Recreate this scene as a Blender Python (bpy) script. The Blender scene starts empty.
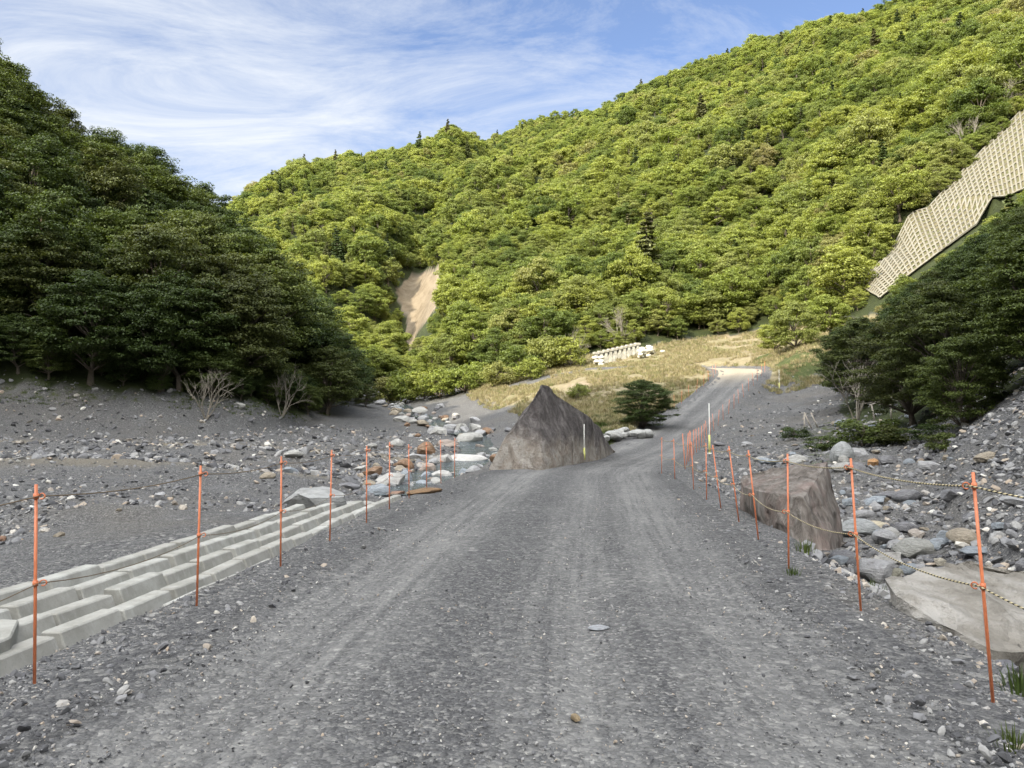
import bpy, bmesh, math, random
import numpy as np
from mathutils import Vector, Matrix

random.seed(7); RNG = np.random.default_rng(11)
SC = bpy.context.scene
COL = SC.collection
rad = math.radians
F = 770.0; CAMZ = 1.6

# ------------------------------------------------------------------ camera, sky, sun, exposure
cam = bpy.data.cameras.new('camera'); camo = bpy.data.objects.new('camera', cam); COL.objects.link(camo)
camo.location = (0, 0, CAMZ); camo.rotation_euler = (rad(90 + 2.68), 0, 0)
cam.sensor_width = 36; cam.lens = 36 * F / 1024; cam.clip_start = 0.05; cam.clip_end = 5000
SC.camera = camo
SC.view_settings.view_transform = 'Standard'; SC.view_settings.look = 'None'
SC.view_settings.gamma = 1; SC.view_settings.use_curve_mapping = False
SC.view_settings.exposure = 0.92
SC.render.engine = 'CYCLES'
SC.cycles.max_bounces = 6; SC.cycles.transparent_max_bounces = 6

SUN_DIR = Vector((-0.62, -0.785, 0.0)).normalized()
SUN_EL = rad(31)
W = bpy.data.worlds.new('World'); SC.world = W; W.use_nodes = True
nt = W.node_tree; nt.nodes.clear()
def N(t, typ, **kw):
    n = t.nodes.new(typ)
    for k, v in kw.items():
        if k == 'ins':
            for a, b in v.items(): n.inputs[a].default_value = b
        else: setattr(n, k, v)
    return n
def LK(t, a, b): t.links.new(a, b)
def ramp(t, fac, stops, interp='LINEAR'):
    r = t.nodes.new('ShaderNodeValToRGB'); r.color_ramp.interpolation = interp
    e = r.color_ramp.elements
    while len(e) < len(stops): e.new(0.5)
    for i, (p, c) in enumerate(stops):
        e[i].position = p
        e[i].color = (c, c, c, 1) if isinstance(c, (int, float)) else (*c, 1)
    LK(t, fac, r.inputs[0]); return r.outputs[0]
def noise(t, vec, scale, detail=4, rough=.55, dist=0.):
    n = N(t, 'ShaderNodeTexNoise', ins={'Scale': scale, 'Detail': detail, 'Roughness': rough, 'Distortion': dist})
    LK(t, vec, n.inputs['Vector']); return n.outputs['Fac']
def mapping(t, vec, scale=(1, 1, 1), rot=(0, 0, 0), loc=(0, 0, 0)):
    m = N(t, 'ShaderNodeMapping', ins={'Scale': scale, 'Rotation': rot, 'Location': loc})
    LK(t, vec, m.inputs[0]); return m.outputs[0]
def mix(t, fac, a, b, mode='MIX'):
    m = N(t, 'ShaderNodeMix', data_type='RGBA', blend_type=mode)
    for k_, (s, v) in enumerate(((m.inputs[0], fac), (m.inputs[6], a), (m.inputs[7], b))):
        if isinstance(v, (int, float)): s.default_value = v if k_ == 0 else (v, v, v, 1)
        elif isinstance(v, tuple): s.default_value = (*v, 1)
        else: LK(t, v, s)
    return m.outputs[2]
def mth(t, op, a, b=0.0, clamp=False):
    m = N(t, 'ShaderNodeMath', operation=op, use_clamp=clamp)
    for s, v in ((m.inputs[0], a), (m.inputs[1], b)):
        if isinstance(v, (int, float)): s.default_value = v
        else: LK(t, v, s)
    return m.outputs[0]

sky = N(nt, 'ShaderNodeTexSky', sky_type='NISHITA', sun_disc=False)
sky.sun_elevation = SUN_EL
sky.sun_rotation = math.atan2(SUN_DIR.x, SUN_DIR.y)
sky.altitude = 800; sky.air_density = 1.0; sky.dust_density = 1.2; sky.ozone_density = 1.5
tc = N(nt, 'ShaderNodeTexCoord')
sep = N(nt, 'ShaderNodeSeparateXYZ'); LK(nt, tc.outputs['Generated'], sep.inputs[0])
zc = mth(nt, 'ADD', mth(nt, 'MAXIMUM', sep.outputs[2], 0.0), 0.12)
cmb = N(nt, 'ShaderNodeCombineXYZ')
LK(nt, mth(nt, 'DIVIDE', sep.outputs[0], zc), cmb.inputs[0]); LK(nt, mth(nt, 'DIVIDE', sep.outputs[1], zc), cmb.inputs[1])
cv = cmb.outputs[0]
w1 = noise(nt, mapping(nt, cv, (0.8, 1.5, 1), (0, 0, rad(-30)), (2.3, .4, 0)), 1.7, 11, .70, .9)
w2 = noise(nt, mapping(nt, cv, (0.5, 0.5, 1), (0, 0, rad(20)), (3.1, 1.2, 0)), .9, 4, .5, .3)
w3 = noise(nt, mapping(nt, cv, (1, 1, 1), loc=(7, 2, 0)), 3.2, 7, .62, .3)
cl = mth(nt, 'ADD', mth(nt, 'MULTIPLY', w1, .65), mth(nt, 'MULTIPLY', w2, .55))
cl = ramp(nt, cl, [(.49, 0.0), (.60, .40), (.75, 1.0)])
puff = ramp(nt, w3, [(.55, 0), (.68, .8)])
cl = mth(nt, 'MAXIMUM', cl, mth(nt, 'MULTIPLY', puff, cl))
cl = mth(nt, 'ADD', mth(nt, 'MULTIPLY', cl, .80), .10, True)
skyc = mix(nt, 1.0, sky.outputs[0], (1.0, 1.14, 1.38), 'MULTIPLY')
# unseen cloud overhead and towards the sun gets added brightness to fill the shade
vd = N(nt, 'ShaderNodeVectorMath', operation='DOT_PRODUCT'); LK(nt, tc.outputs['Generated'], vd.inputs[0])
vd.inputs[1].default_value = (SUN_DIR.x * math.cos(SUN_EL), SUN_DIR.y * math.cos(SUN_EL), math.sin(SUN_EL))
fw = mth(nt, 'POWER', mth(nt, 'MAXIMUM', mth(nt, 'ADD', vd.outputs['Value'], .02), 0.0), 1.4)
fs = mth(nt, 'ADD', mth(nt, 'MULTIPLY', fw, 15.0), 1.0)
cmbc = N(nt, 'ShaderNodeCombineXYZ')
for k_, b_ in enumerate((6.1, 6.35, 6.65)): LK(nt, mth(nt, 'MULTIPLY', mth(nt, 'ADD', mth(nt, 'MULTIPLY', mth(nt, 'SUBTRACT', fs, 1.0), (1.06, 1.0, .90)[k_]), 1.0), b_), cmbc.inputs[k_])
cc = mix(nt, cl, skyc, cmbc.outputs[0])
bg = N(nt, 'ShaderNodeBackground', ins={'Strength': 0.085}); LK(nt, cc, bg.inputs[0])
wo = N(nt, 'ShaderNodeOutputWorld'); LK(nt, bg.outputs[0], wo.inputs[0])

sl = bpy.data.lights.new('sun', 'SUN'); sl.energy = 4.2; sl.angle = rad(.5); sl.color = (1.0, .90, .72)
so = bpy.data.objects.new('sun', sl); COL.objects.link(so)
d = Vector((SUN_DIR.x * math.cos(SUN_EL), SUN_DIR.y * math.cos(SUN_EL), math.sin(SUN_EL)))
so.rotation_euler = d.to_track_quat('Z', 'Y').to_euler()

# ------------------------------------------------------------------ helpers
def vnoise(x, y, seed=0):
    xi = np.floor(x).astype(np.int64); yi = np.floor(y).astype(np.int64)
    fx = x - xi; fy = y - yi
    fx = fx * fx * (3 - 2 * fx); fy = fy * fy * (3 - 2 * fy)
    def h(a, b):
        n = (a * 374761393 + b * 668265263 + seed * 974634777) & 0x7fffffff
        n = ((n ^ (n >> 13)) * 1274126177) & 0x7fffffff
        n = ((n ^ (n >> 16)) * 60493) & 0x7fffffff
        return (n & 0xffff) / 65535.0
    return (h(xi, yi) * (1 - fx) + h(xi + 1, yi) * fx) * (1 - fy) + (h(xi, yi + 1) * (1 - fx) + h(xi + 1, yi + 1) * fx) * fy
def fbm(x, y, scale, octv=4, seed=0, gain=.5):
    s = 0; a = 1; t = 0
    for i in range(octv):
        s = s + a * (vnoise(x * scale + i * 17.3, y * scale - i * 9.1, seed + i) - .5); t += a
        a *= gain; scale *= 2.03
    return s / t * 2
def sstep(a, b, x):
    t = np.clip((x - a) / (b - a), 0, 1); return t * t * (3 - 2 * t)
def smax(a, b, k=1.5):
    h = np.clip(.5 + .5 * (a - b) / k, 0, 1)
    return b * (1 - h) + a * h + k * h * (1 - h)

# ------------------------------------------------------------------ terrain
ROAD = np.array([(-60, -1, 0, 2.9), (0, -.15, 0, 2.85), (4.6, -.05, 0, 2.85), (10.3, .45, 0, 2.85), (14.5, .9, 0, 2.95),
    (18.5, 1.35, 0, 3.0), (24.6, 2.1, 0, 3.0), (33, 4.7, 0, 2.6), (41, 7.35, .05, 2.3), (48, 9.6, .40, 2.2), (55, 12.2, 1.15, 2.15),
    (65, 16.8, 3.1, 2.1), (74, 21.3, 5.35, 2.0), (80, 24.0, 6.7, 2.2), (86, 24.8, 7.4, 2.6), (91, 22.5, 7.8, 2.4), (94.5, 17, 8.1, 2.0), (96, 9, 8.1, 1.8), (98, 1, 7.4, 1.6)])
def smooth_poly(P, n):
    t = np.r_[0, np.cumsum(np.hypot(np.diff(P[:, 0]), np.diff(P[:, 1])))]
    tt = np.arange(0, t[-1], .25)
    Q = np.stack([np.interp(tt, t, P[:, k]) for k in range(P.shape[1])], 1)
    k = np.ones(n) / n
    E = np.pad(Q, ((n // 2, n // 2), (0, 0)), mode='edge')
    return np.stack([np.convolve(E[:, i], k, 'valid') for i in range(P.shape[1])], 1)[:len(Q)]
RP = smooth_poly(ROAD, 25)
def near_poly(x, y, P, cap=30.):
    """distance and index of nearest sample, signed (+ right of travel)"""
    x = np.asarray(x, float); y = np.asarray(y, float)
    D = np.full(x.shape, 1e9); I = np.zeros(x.shape, int)
    Ps = P[::4]
    for s in range(0, x.size, 20000):
        sl_ = slice(s, s + 20000)
        d2 = (x.flat[sl_][:, None] - Ps[None, :, 1]) ** 2 + (y.flat[sl_][:, None] - Ps[None, :, 0]) ** 2
        j = d2.argmin(1); D.flat[sl_] = np.sqrt(d2[np.arange(len(j)), j]); I.flat[sl_] = j * 4
    # refine: perpendicular
    T = np.gradient(P[:, :2], axis=0); T /= np.linalg.norm(T, axis=1)[:, None] + 1e-9
    dx = x - P[I, 1]; dy = y - P[I, 0]
    al = dx * T[I, 1] + dy * T[I, 0]
    I2 = np.clip(I + np.round(al / .25).astype(int), 0, len(P) - 1)
    dx = x - P[I2, 1]; dy = y - P[I2, 0]
    sg = dx * T[I2, 0] - dy * T[I2, 1]
    D2 = np.hypot(dx, dy)
    return D2, np.sign(sg), I2

CP = np.array([
 (-3.6,-10,-.3),(-5.5,5,-.26),(-5.3,10,-.28),(-4.9,14,-.34),(-7.5,4,-.35),(-7.3,12,-.38),(-7,18,-.6),(-6,24,-1.1),(-10,12,-.75),(-14,5,-.6),(-14,13,-.6),(-22,20,-.5),(-11,17.5,-.62),
 (-12,30,-.75),(-25,30,-.55),(-25,45,-.3),(-13,45,-.6),(-35,45,-.1),(-30,53,.1),(-20,53,0),(-14,58,0),(-42,53,.3),(-35,25,-.4),
 (-4.8,32,-1.35),(-3.4,44,-1.1),(-2.2,57,-.5),(-6.4,80,.8),(-13,100,2.4),(-20,125,4.6),(-8,38,-1.15),
 (-10,65,.2),(-15,80,1.5),(-19,100,3.4),(0,60,.2),(0,75,1.6),(-2,88,3.0),(4,68,1.9),(9,60,1.9),(8,50,.7),(5,45,0),(1,36,-1.),(-2,27,-1.2),
 (-4,95,4.4),(4,84,5.2),(15,88,7.4),(14,104,9),(0,105,7.2),(26,104,10.5),(35,115,14.),(20,118,13),(5,115,10.0),(33,98,10.3),(12,76,4.6),
 (4.6,5,-.75),(5,8,-.9),(5.6,12,-.9),(7,16,-.6),(9.4,22,-.1),(11,28,.4),(13,35,.8),(17,42,1.5),(15.5,30,.9),(21,50,2.2),(27,62,3.6),(30,70,5.0),
 (35,79,9.8),(31,77,8.2),(28.3,75.5,6.3),(42,80,12),(-8,-20,-1.),(5,-20,-.8),(-25,-20,-.8),(12,-20,0),(10,0,.3),(9,10,.0),(-30,0,-.6),(60,100,20),(60,60,16),(40,60,9),(-45,80,6),(-40,120,8),(-10,140,9)])
def _tps(r2): return .5 * r2 * np.log(r2 + 1e-6)
_A = CP[:, :2]; _n = len(_A)
_K = _tps(((_A[:, None] - _A[None]) ** 2).sum(2)) + np.eye(_n) * .6
_P = np.c_[np.ones(_n), _A]
_M = np.zeros((_n + 3, _n + 3)); _M[:_n, :_n] = _K; _M[:_n, _n:] = _P; _M[_n:, :_n] = _P.T
_w = np.linalg.solve(_M, np.r_[CP[:, 2], 0, 0, 0])
def valley(x, y):
    xc = np.clip(x, -50, 60); yc = np.clip(y, -22, 140)
    out = _w[_n] + _w[_n + 1] * xc + _w[_n + 2] * yc
    for k in range(_n): out = out + _w[k] * _tps((xc - _A[k, 0]) ** 2 + (yc - _A[k, 1]) ** 2)
    return out - np.maximum(0, y - 140) * .1 - np.maximum(0, np.abs(x - 5) - 60) * .05

RIV = smooth_poly(np.array([(30.5, -5.6, -1.35, 1.2), (34, -4.6, -1.3, 2), (42, -3.9, -1.1, 2), (50, -2.4, -.8, 2), (57, -1.9, -.4, 2), (68, -3.5, .35, 1.8), (80, -6.4, .95, 1.6), (100, -13, 2.6, 1.5), (125, -20, 4.6, 1.3)]), 21)
# main hill, by bearing (px col = 512 + 770 x/y): foot distance, foot height, ridge distance, skyline row
MH = np.array([(-900,150,4,240,330),(100,160,5,260,300),(160,150,5,290,240),(215,140,5,330,207),(255,138,5,350,178),(300,137,5,380,157),(350,136,5.5,390,150),(400,134,6,400,146),(430,128,7,420,133),(450,124,7.5,430,118),(470,120,7.8,435,129),(490,116,8,445,144),
 (530,112,9,450,136),(560,112,10,450,124),(580,112,10.5,450,112),(640,113,12,440,83),(700,118,13.5,420,60),(760,116,14.5,400,32),(820,106,15,380,15),(880,92,14,350,0),(950,84,14,320,-30),(1024,76,13,300,-60),(1200,62,12,250,-120),(1600,40,9,170,-300),(2600,22,4,90,-700)], float)
MH2 = np.array([(420,470,60,600,190),(460,470,120,600,142),(480,470,130,600,134),(500,470,135,600,127),(530,470,140,600,112),(555,470,140,600,106),(585,470,140,600,103),(620,470,140,600,108),(680,470,120,600,150)], float)
LH = np.array([(-3000,12,3,40,-800),(-1000,32,3,75,-420),(-300,48,3.2,90,-190),(0,58,3.3,98,44),(60,59,3.3,100,108),(110,60,3.2,104,142),(160,61,3.2,106,165),(190,62,3.0,108,192),(220,62.5,2.8,110,208),(250,64,2.6,112,236),(280,68,2.2,112,280),(310,74,1.8,114,312),(340,86,1.9,116,352),(365,100,2.2,120,388),(385,118,3.0,126,400),(405,140,2.,150,420)], float)
def bearing_hill(x, y, T, tree, p, below):
    yy = np.maximum(y, 1.0); u = 512 + F * x / yy
    y0 = np.interp(u, T[:, 0], T[:, 1]); z0 = np.interp(u, T[:, 0], T[:, 2]); y1 = np.interp(u, T[:, 0], T[:, 3]); sk = np.interp(u, T[:, 0], T[:, 4])
    z1 = np.maximum(CAMZ + (420 - sk) / F * y1 - tree, z0 + .5)
    t = (yy - y0) / (y1 - y0)
    h = z0 + (z1 - z0) * np.where(t > 1, 1 - (t - 1) * .9, np.clip(t, 0, 1) ** p)
    h = np.where(t < 0, z0 - below * (y0 - yy), h)
    return h, t, u
def height(x, y, parts=False):
    x = np.asarray(x, float); y = np.asarray(y, float)
    V = valley(x, y)
    # river bed carve
    Dr, sr, Ir = near_poly(x, y, RIV)
    bl = 16.3 + np.maximum(-x - 10, 0) * .22 + 1.2 * fbm(x, y * 0, .12, 2, 81)
    V = V + (x < -6) * sstep(6, 9, -x) * (.32 * np.exp(-((y - bl) / .9) ** 2) + .30 * sstep(-1.5, .5, y - bl - 13) * (1 - sstep(3, 9, y - bl - 13)) + .5 * np.exp(-((y - 45 - 2 * fbm(x, y * 0, .08, 2, 82)) / 1.8) ** 2))
    V = V + np.where(Dr < 6, -.35 * (1 - sstep(.6, 2.8, Dr)), 0)
    M, tm, um = bearing_hill(x, y, MH, 6.0, 0.95, .6)
    rough = fbm(x, y, .02, 4, 3)
    M = M + sstep(0, .25, tm) * (1 - sstep(.75, 1.05, tm)) * (1 - .9 * sstep(780, 850, um) * (1 - sstep(190, 240, y))) * (13 * rough + 15 * (np.abs(fbm(x * .9 - y * .5, x * .35 + y * .45, .022, 3, 9)) - .35))
    gul = np.exp(-((um - (392 + (tm - .1) * 110)) / 26) ** 2) * sstep(.02, .2, tm) * (1 - sstep(.7, 1., tm))
    M = M - 13 * gul
    M = np.where((y < 35), -30, M)
    M2, t2, _u2 = bearing_hill(x, y, MH2, 7.0, 1.0, .8); M2 = np.where((y < 440) | (_u2 < 420) | (_u2 > 680), -60, M2)
    M = np.maximum(M, M2)
    L, tl, ul = bearing_hill(x, y, LH, 9.5, 0.9, .62)
    L = np.where((tl > 0) & (tl < .1), np.minimum(L, L), L)
    L = L + sstep(.05, .5, tl) * 2.5 * fbm(x, y, .05, 3, 5)
    L = np.where((y < 9) | (ul > 404), -30, L)
    L2 = (-x - 44 - .12 * np.maximum(0, y - 20)) * .85; L2 = np.minimum(L2, 45 + .1 * L2); L2 = np.where(y > 75, L2 - (y - 75) * 1.2, L2)
    xf = np.interp(y, [-60, -20, 5, 12, 16, 25, 33, 40, 48, 60, 80], [8, 7, 6.6, 7.4, 9.0, 14.2, 17.6, 19.5, 22, 28, 46])
    sR = np.maximum(x - xf, 0)
    R = -2.0 + .1 * y + np.where(sR < 8, sR * .72, 5.76 + (sR - 8) * .62) + np.interp(y, [0, 12, 16, 25, 38, 60], [1.2, .2, .3, .6, .2, -1.])
    R = np.where(x - xf > 0, R, -2 + .1 * y - (xf - x)) + sstep(3, 12, sR) * 1.5 * fbm(x, y, .08, 3, 6)
    R = np.minimum(R, 60 + .3 * R); R = np.where(y > 80, R - (y - 80) * .8, R)
    # mountain behind the camera, which keeps the valley floor in its shade
    s = .62 * x + .785 * y; a = .785 * x - .62 * y
    hr = np.interp(a, [-400, -230, -110, -75, -62, -40, -30, -18, -5, 10, 120, 300], [30, 60, 120, 150, 158, 167, 172, 178, 194, 205, 205, 190])
    q = np.clip((-28 - s) / 172, 0, None)
    O = np.where(q > 0, hr * np.where(q < 1, q ** .95, 1 - (q - 1) * .8), -20) + 10 * sstep(.1, .5, q) * (1 - sstep(.7, .95, q)) * rough
    O = np.where(q > 0, O, -20)
    H = smax(V, L2, 2.0); H = smax(H, R, 1.0); H = smax(H, M, 1.2); H = smax(H, L, .5); H = smax(H, O, 4.)
    H = np.maximum(H, -40)
    hill = np.maximum.reduce([M, L, R, O, L2]) - V
    # gravel roughness off the road
    Dp, sp, Ip = near_poly(x, y, RP)
    hw = RP[Ip, 3]; zr = RP[Ip, 2]
    near = 1 - sstep(60, 130, np.hypot(x, y))
    track = sstep(3.2, 3.6, -x - .0) * (1 - sstep(6.5, 7.6, -x - .18 * (y - 8) - 1.8)) * (y < 24)
    rg = near * (1 - track * .85)
    H = H + rg * ((.16 + .12 * (x < -9)) * fbm(x, y, .35, 3, 21) + .09 * fbm(x, y, 1.3, 3, 22) + .03 * fbm(x, y, 5., 2, 23))
    e = Dp - hw - .35 - .12 * fbm(x, y, .8, 2, 31)
    slope = np.where(sp < 0, .62, .62)
    hi = zr + np.maximum(e, 0) * .55; lo = zr - np.maximum(e, 0) * slope
    # keep the left shoulder low under the concrete steps
    Hr = np.clip(H, lo, hi)
    Hr = np.where(e < 0, zr + .01 * fbm(x, y, 3., 2, 41), Hr + .03 * np.minimum(e, 1) * fbm(x, y, 4., 2, 42))
    end = sstep(len(RP) - 50, len(RP) - 1, Ip)
    H = np.where(Dp < 40, Hr * (1 - end) + H * end, H)
    inner = 1 - sstep(-.75, -.45, Dp - hw)
    H = H - .07 * inner * (1 - end)
    if parts: return H, dict(V=V, M=M, L=L, R=R, O=O, L2=L2, tm=tm, t2=t2, um=um, tl=tl, ul=ul, Dp=Dp, hw=hw, hill=hill, Dr=Dr, e=e, sp=sp, sR=x - xf)
    return H
def h1(x, y): return float(height(np.array([x]), np.array([y]))[0])
def pix(x, y, z):
    yy = np.maximum(y, .1); return 512 + F * x / yy, 420 - F * (z - CAMZ) / yy

def mesh_np(name, V, Fc, k=4, smooth=False):
    me = bpy.data.meshes.new(name)
    V = np.asarray(V, np.float32); Fc = np.asarray(Fc, np.int32)
    me.vertices.add(len(V)); me.vertices.foreach_set('co', V.ravel())
    me.loops.add(Fc.size); me.loops.foreach_set('vertex_index', Fc.ravel())
    me.polygons.add(len(Fc)); me.polygons.foreach_set('loop_start', np.arange(0, Fc.size, k, dtype=np.int32))
    me.polygons.foreach_set('loop_total', np.full(len(Fc), k, np.int32))
    me.polygons.foreach_set('use_smooth', np.full(len(Fc), smooth, bool))
    me.update(calc_edges=True); return me
def add_attr(me, name, arr):
    a = me.attributes.new(name, 'FLOAT', 'POINT'); a.data.foreach_set('value', np.asarray(arr, np.float32).ravel())
def link(name, me, mat=None, parent=None):
    o = bpy.data.objects.new(name, me); COL.objects.link(o)
    if mat is not None and me is not None and len(me.materials) == 0: me.materials.append(mat)
    if parent is not None: o.parent = parent
    return o
def tag(o, label=None, cat=None, group=None, kind=None):
    if label: o['label'] = label
    if cat: o['category'] = cat
    if group: o['group'] = group
    if kind: o['kind'] = kind
    return o
def empty(name, loc, rz=0.):
    o = bpy.data.objects.new(name, None); COL.objects.link(o); o.location = loc; o.rotation_euler = (0, 0, rz)
    o.empty_display_size = .3; return o

# ------------------------------------------------------------------ materials
def newmat(name):
    m = bpy.data.materials.new(name); m.use_nodes = True; t = m.node_tree; t.nodes.clear()
    out = N(t, 'ShaderNodeOutputMaterial'); p = N(t, 'ShaderNodeBsdfPrincipled', ins={'Roughness': .85, 'Specular IOR Level': .3})
    LK(t, p.outputs[0], out.inputs[0]); return m, t, p, out
def bump(t, p, h, dist, strength=1.):
    b = N(t, 'ShaderNodeBump', ins={'Strength': strength, 'Distance': dist}); LK(t, h, b.inputs['Height']); LK(t, b.outputs[0], p.inputs['Normal']); return b
def wpos(t):
    g = N(t, 'ShaderNodeNewGeometry'); return g.outputs['Position']
def attr(t, name):
    a = N(t, 'ShaderNodeAttribute', attribute_name=name); return a.outputs['Fac']
def voro(t, vec, scale, feat='F1', rnd=1.):
    v = N(t, 'ShaderNodeTexVoronoi', feature=feat, ins={'Scale': scale, 'Randomness': rnd}); LK(t, vec, v.inputs['Vector']); return v
def chips(t, P):
    """colour and height of crushed stone at three grain sizes"""
    cols = []; hs = []
    Pd = N(t, 'ShaderNodeVectorMath', operation='ADD'); LK(t, P, Pd.inputs[0])
    nz = N(t, 'ShaderNodeTexNoise', ins={'Scale': 14., 'Detail': 2.}); LK(t, P, nz.inputs['Vector'])
    sc = N(t, 'ShaderNodeVectorMath', operation='SCALE'); sc.inputs['Scale'].default_value = .035; LK(t, nz.outputs['Color'], sc.inputs[0]); LK(t, sc.outputs[0], Pd.inputs[1])
    for s in (17., 42., 90.):
        v = voro(t, Pd.outputs[0], s)
        sp = N(t, 'ShaderNodeSeparateColor'); LK(t, v.outputs['Color'], sp.inputs[0])
        c = ramp(t, sp.outputs[0], [(0, (.045, .045, .048)), (.25, (.085, .085, .09)), (.55, (.145, .145, .15)), (.8, (.215, .212, .21)), (.93, (.31, .305, .29)), (1., (.55, .54, .51))])
        cols.append(c); hs.append((v.outputs['Distance'], sp.outputs[1]))
    return cols, hs
def gravel_mat():
    m, t, p, out = newmat('gravel_ground'); P = wpos(t)
    cols, hs = chips(t, P)
    big = noise(t, P, .9, 5, .6); sel = ramp(t, big, [(.45, 0), (.6, 1)])
    c = mix(t, sel, cols[1], cols[0]); c = mix(t, .22, c, cols[2])
    # macro tone: fines, wet, rusty and tan patches
    m1 = noise(t, P, .16, 5, .6); tan = mix(t, ramp(t, m1, [(.48, 0), (.66, .55)]), c, mix(t, .5, c, (.23, .20, .155)))
    m2 = noise(t, mapping(t, P, (1, 1, 1), loc=(9, 4, 0)), .5, 4, .6)
    c = mix(t, ramp(t, m2, [(.56, 0), (.72, .35)]), tan, (.26, .262, .27))
    c = mix(t, ramp(t, noise(t, mapping(t, P, loc=(3, 8, 1)), .28, 4), [(.60, 0), (.74, .3)]), c, (.085, .083, .085))
    # dirt path and darker bank attributes
    path = attr(t, 'path'); c = mix(t, mth(t, 'MULTIPLY', path, .9), c, (.29, .25, .18))
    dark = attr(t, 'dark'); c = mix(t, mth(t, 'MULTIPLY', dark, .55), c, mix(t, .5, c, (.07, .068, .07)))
    mead = attr(t, 'meadow')
    gn = noise(t, mapping(t, P, (1, 1, 1)), 1.4, 6, .7); gl = noise(t, P, .12, 4, .6)
    gc = ramp(t, gn, [(.25, (.20, .17, .10)), (.5, (.33, .28, .17)), (.75, (.42, .37, .25))])
    gc = mix(t, ramp(t, gl, [(.48, 0), (.62, .6)]), gc, mix(t, .5, gc, (.17, .2, .05)))
    gc = mix(t, ramp(t, noise(t, mapping(t, P, loc=(5, 5, 5)), .2, 4, .6), [(.52, 0), (.66, .7)]), gc, (.38, .30, .22))
    mm = mth(t, 'ADD', mead, mth(t, 'MULTIPLY', mth(t, 'SUBTRACT', noise(t, P, .8, 4, .6), .5), .9)); mm = ramp(t, mm, [(.34, 0), (.66, 1)])
    mm = mth(t, 'MULTIPLY', mm, ramp(t, mead, [(.02, 0), (.12, 1)]))
    c = mix(t, mm, c, gc)
    moss = attr(t, 'moss'); mo = mth(t, 'ADD', moss, mth(t, 'MULTIPLY', mth(t, 'SUBTRACT', noise(t, P, 1.6, 5, .7), .5), 1.1)); mo = mth(t, 'MULTIPLY', ramp(t, mo, [(.42, 0), (.62, 1)]), ramp(t, moss, [(.02, 0), (.15, 1)]))
    c = mix(t, mo, c, ramp(t, noise(t, P, 5, 4, .7), [(.3, (.035, .05, .015)), (.7, (.12, .145, .04))]))
    fo = attr(t, 'forest')
    fc = ramp(t, noise(t, P, .6, 6, .7), [(.3, (.03, .04, .015)), (.6, (.055, .07, .022)), (.8, (.09, .085, .04))])
    c = mix(t, fo, c, fc)
    scar = attr(t, 'scar'); sc = ramp(t, noise(t, P, .35, 7, .7), [(.25, (.17, .13, .09)), (.5, (.29, .235, .165)), (.75, (.38, .32, .24))])
    c = mix(t, scar, c, sc)
    c = mix(t, 1., c, (.78, .78, .775), 'MULTIPLY'); LK(t, c, p.inputs['Base Color'])
    h = mth(t, 'ADD', mth(t, 'MULTIPLY', mth(t, 'ADD', hs[0][0], mth(t, 'MULTIPLY', hs[0][1], -.8)), -.9), mth(t, 'MULTIPLY', mth(t, 'ADD', hs[1][0], mth(t, 'MULTIPLY', hs[1][1], -.7)), -.5))
    h = mth(t, 'ADD', h, mth(t, 'MULTIPLY', noise(t, P, 3., 6, .6), 1.2))
    bump(t, p, h, .035); p.inputs['Roughness'].default_value = .9
    return m
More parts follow.
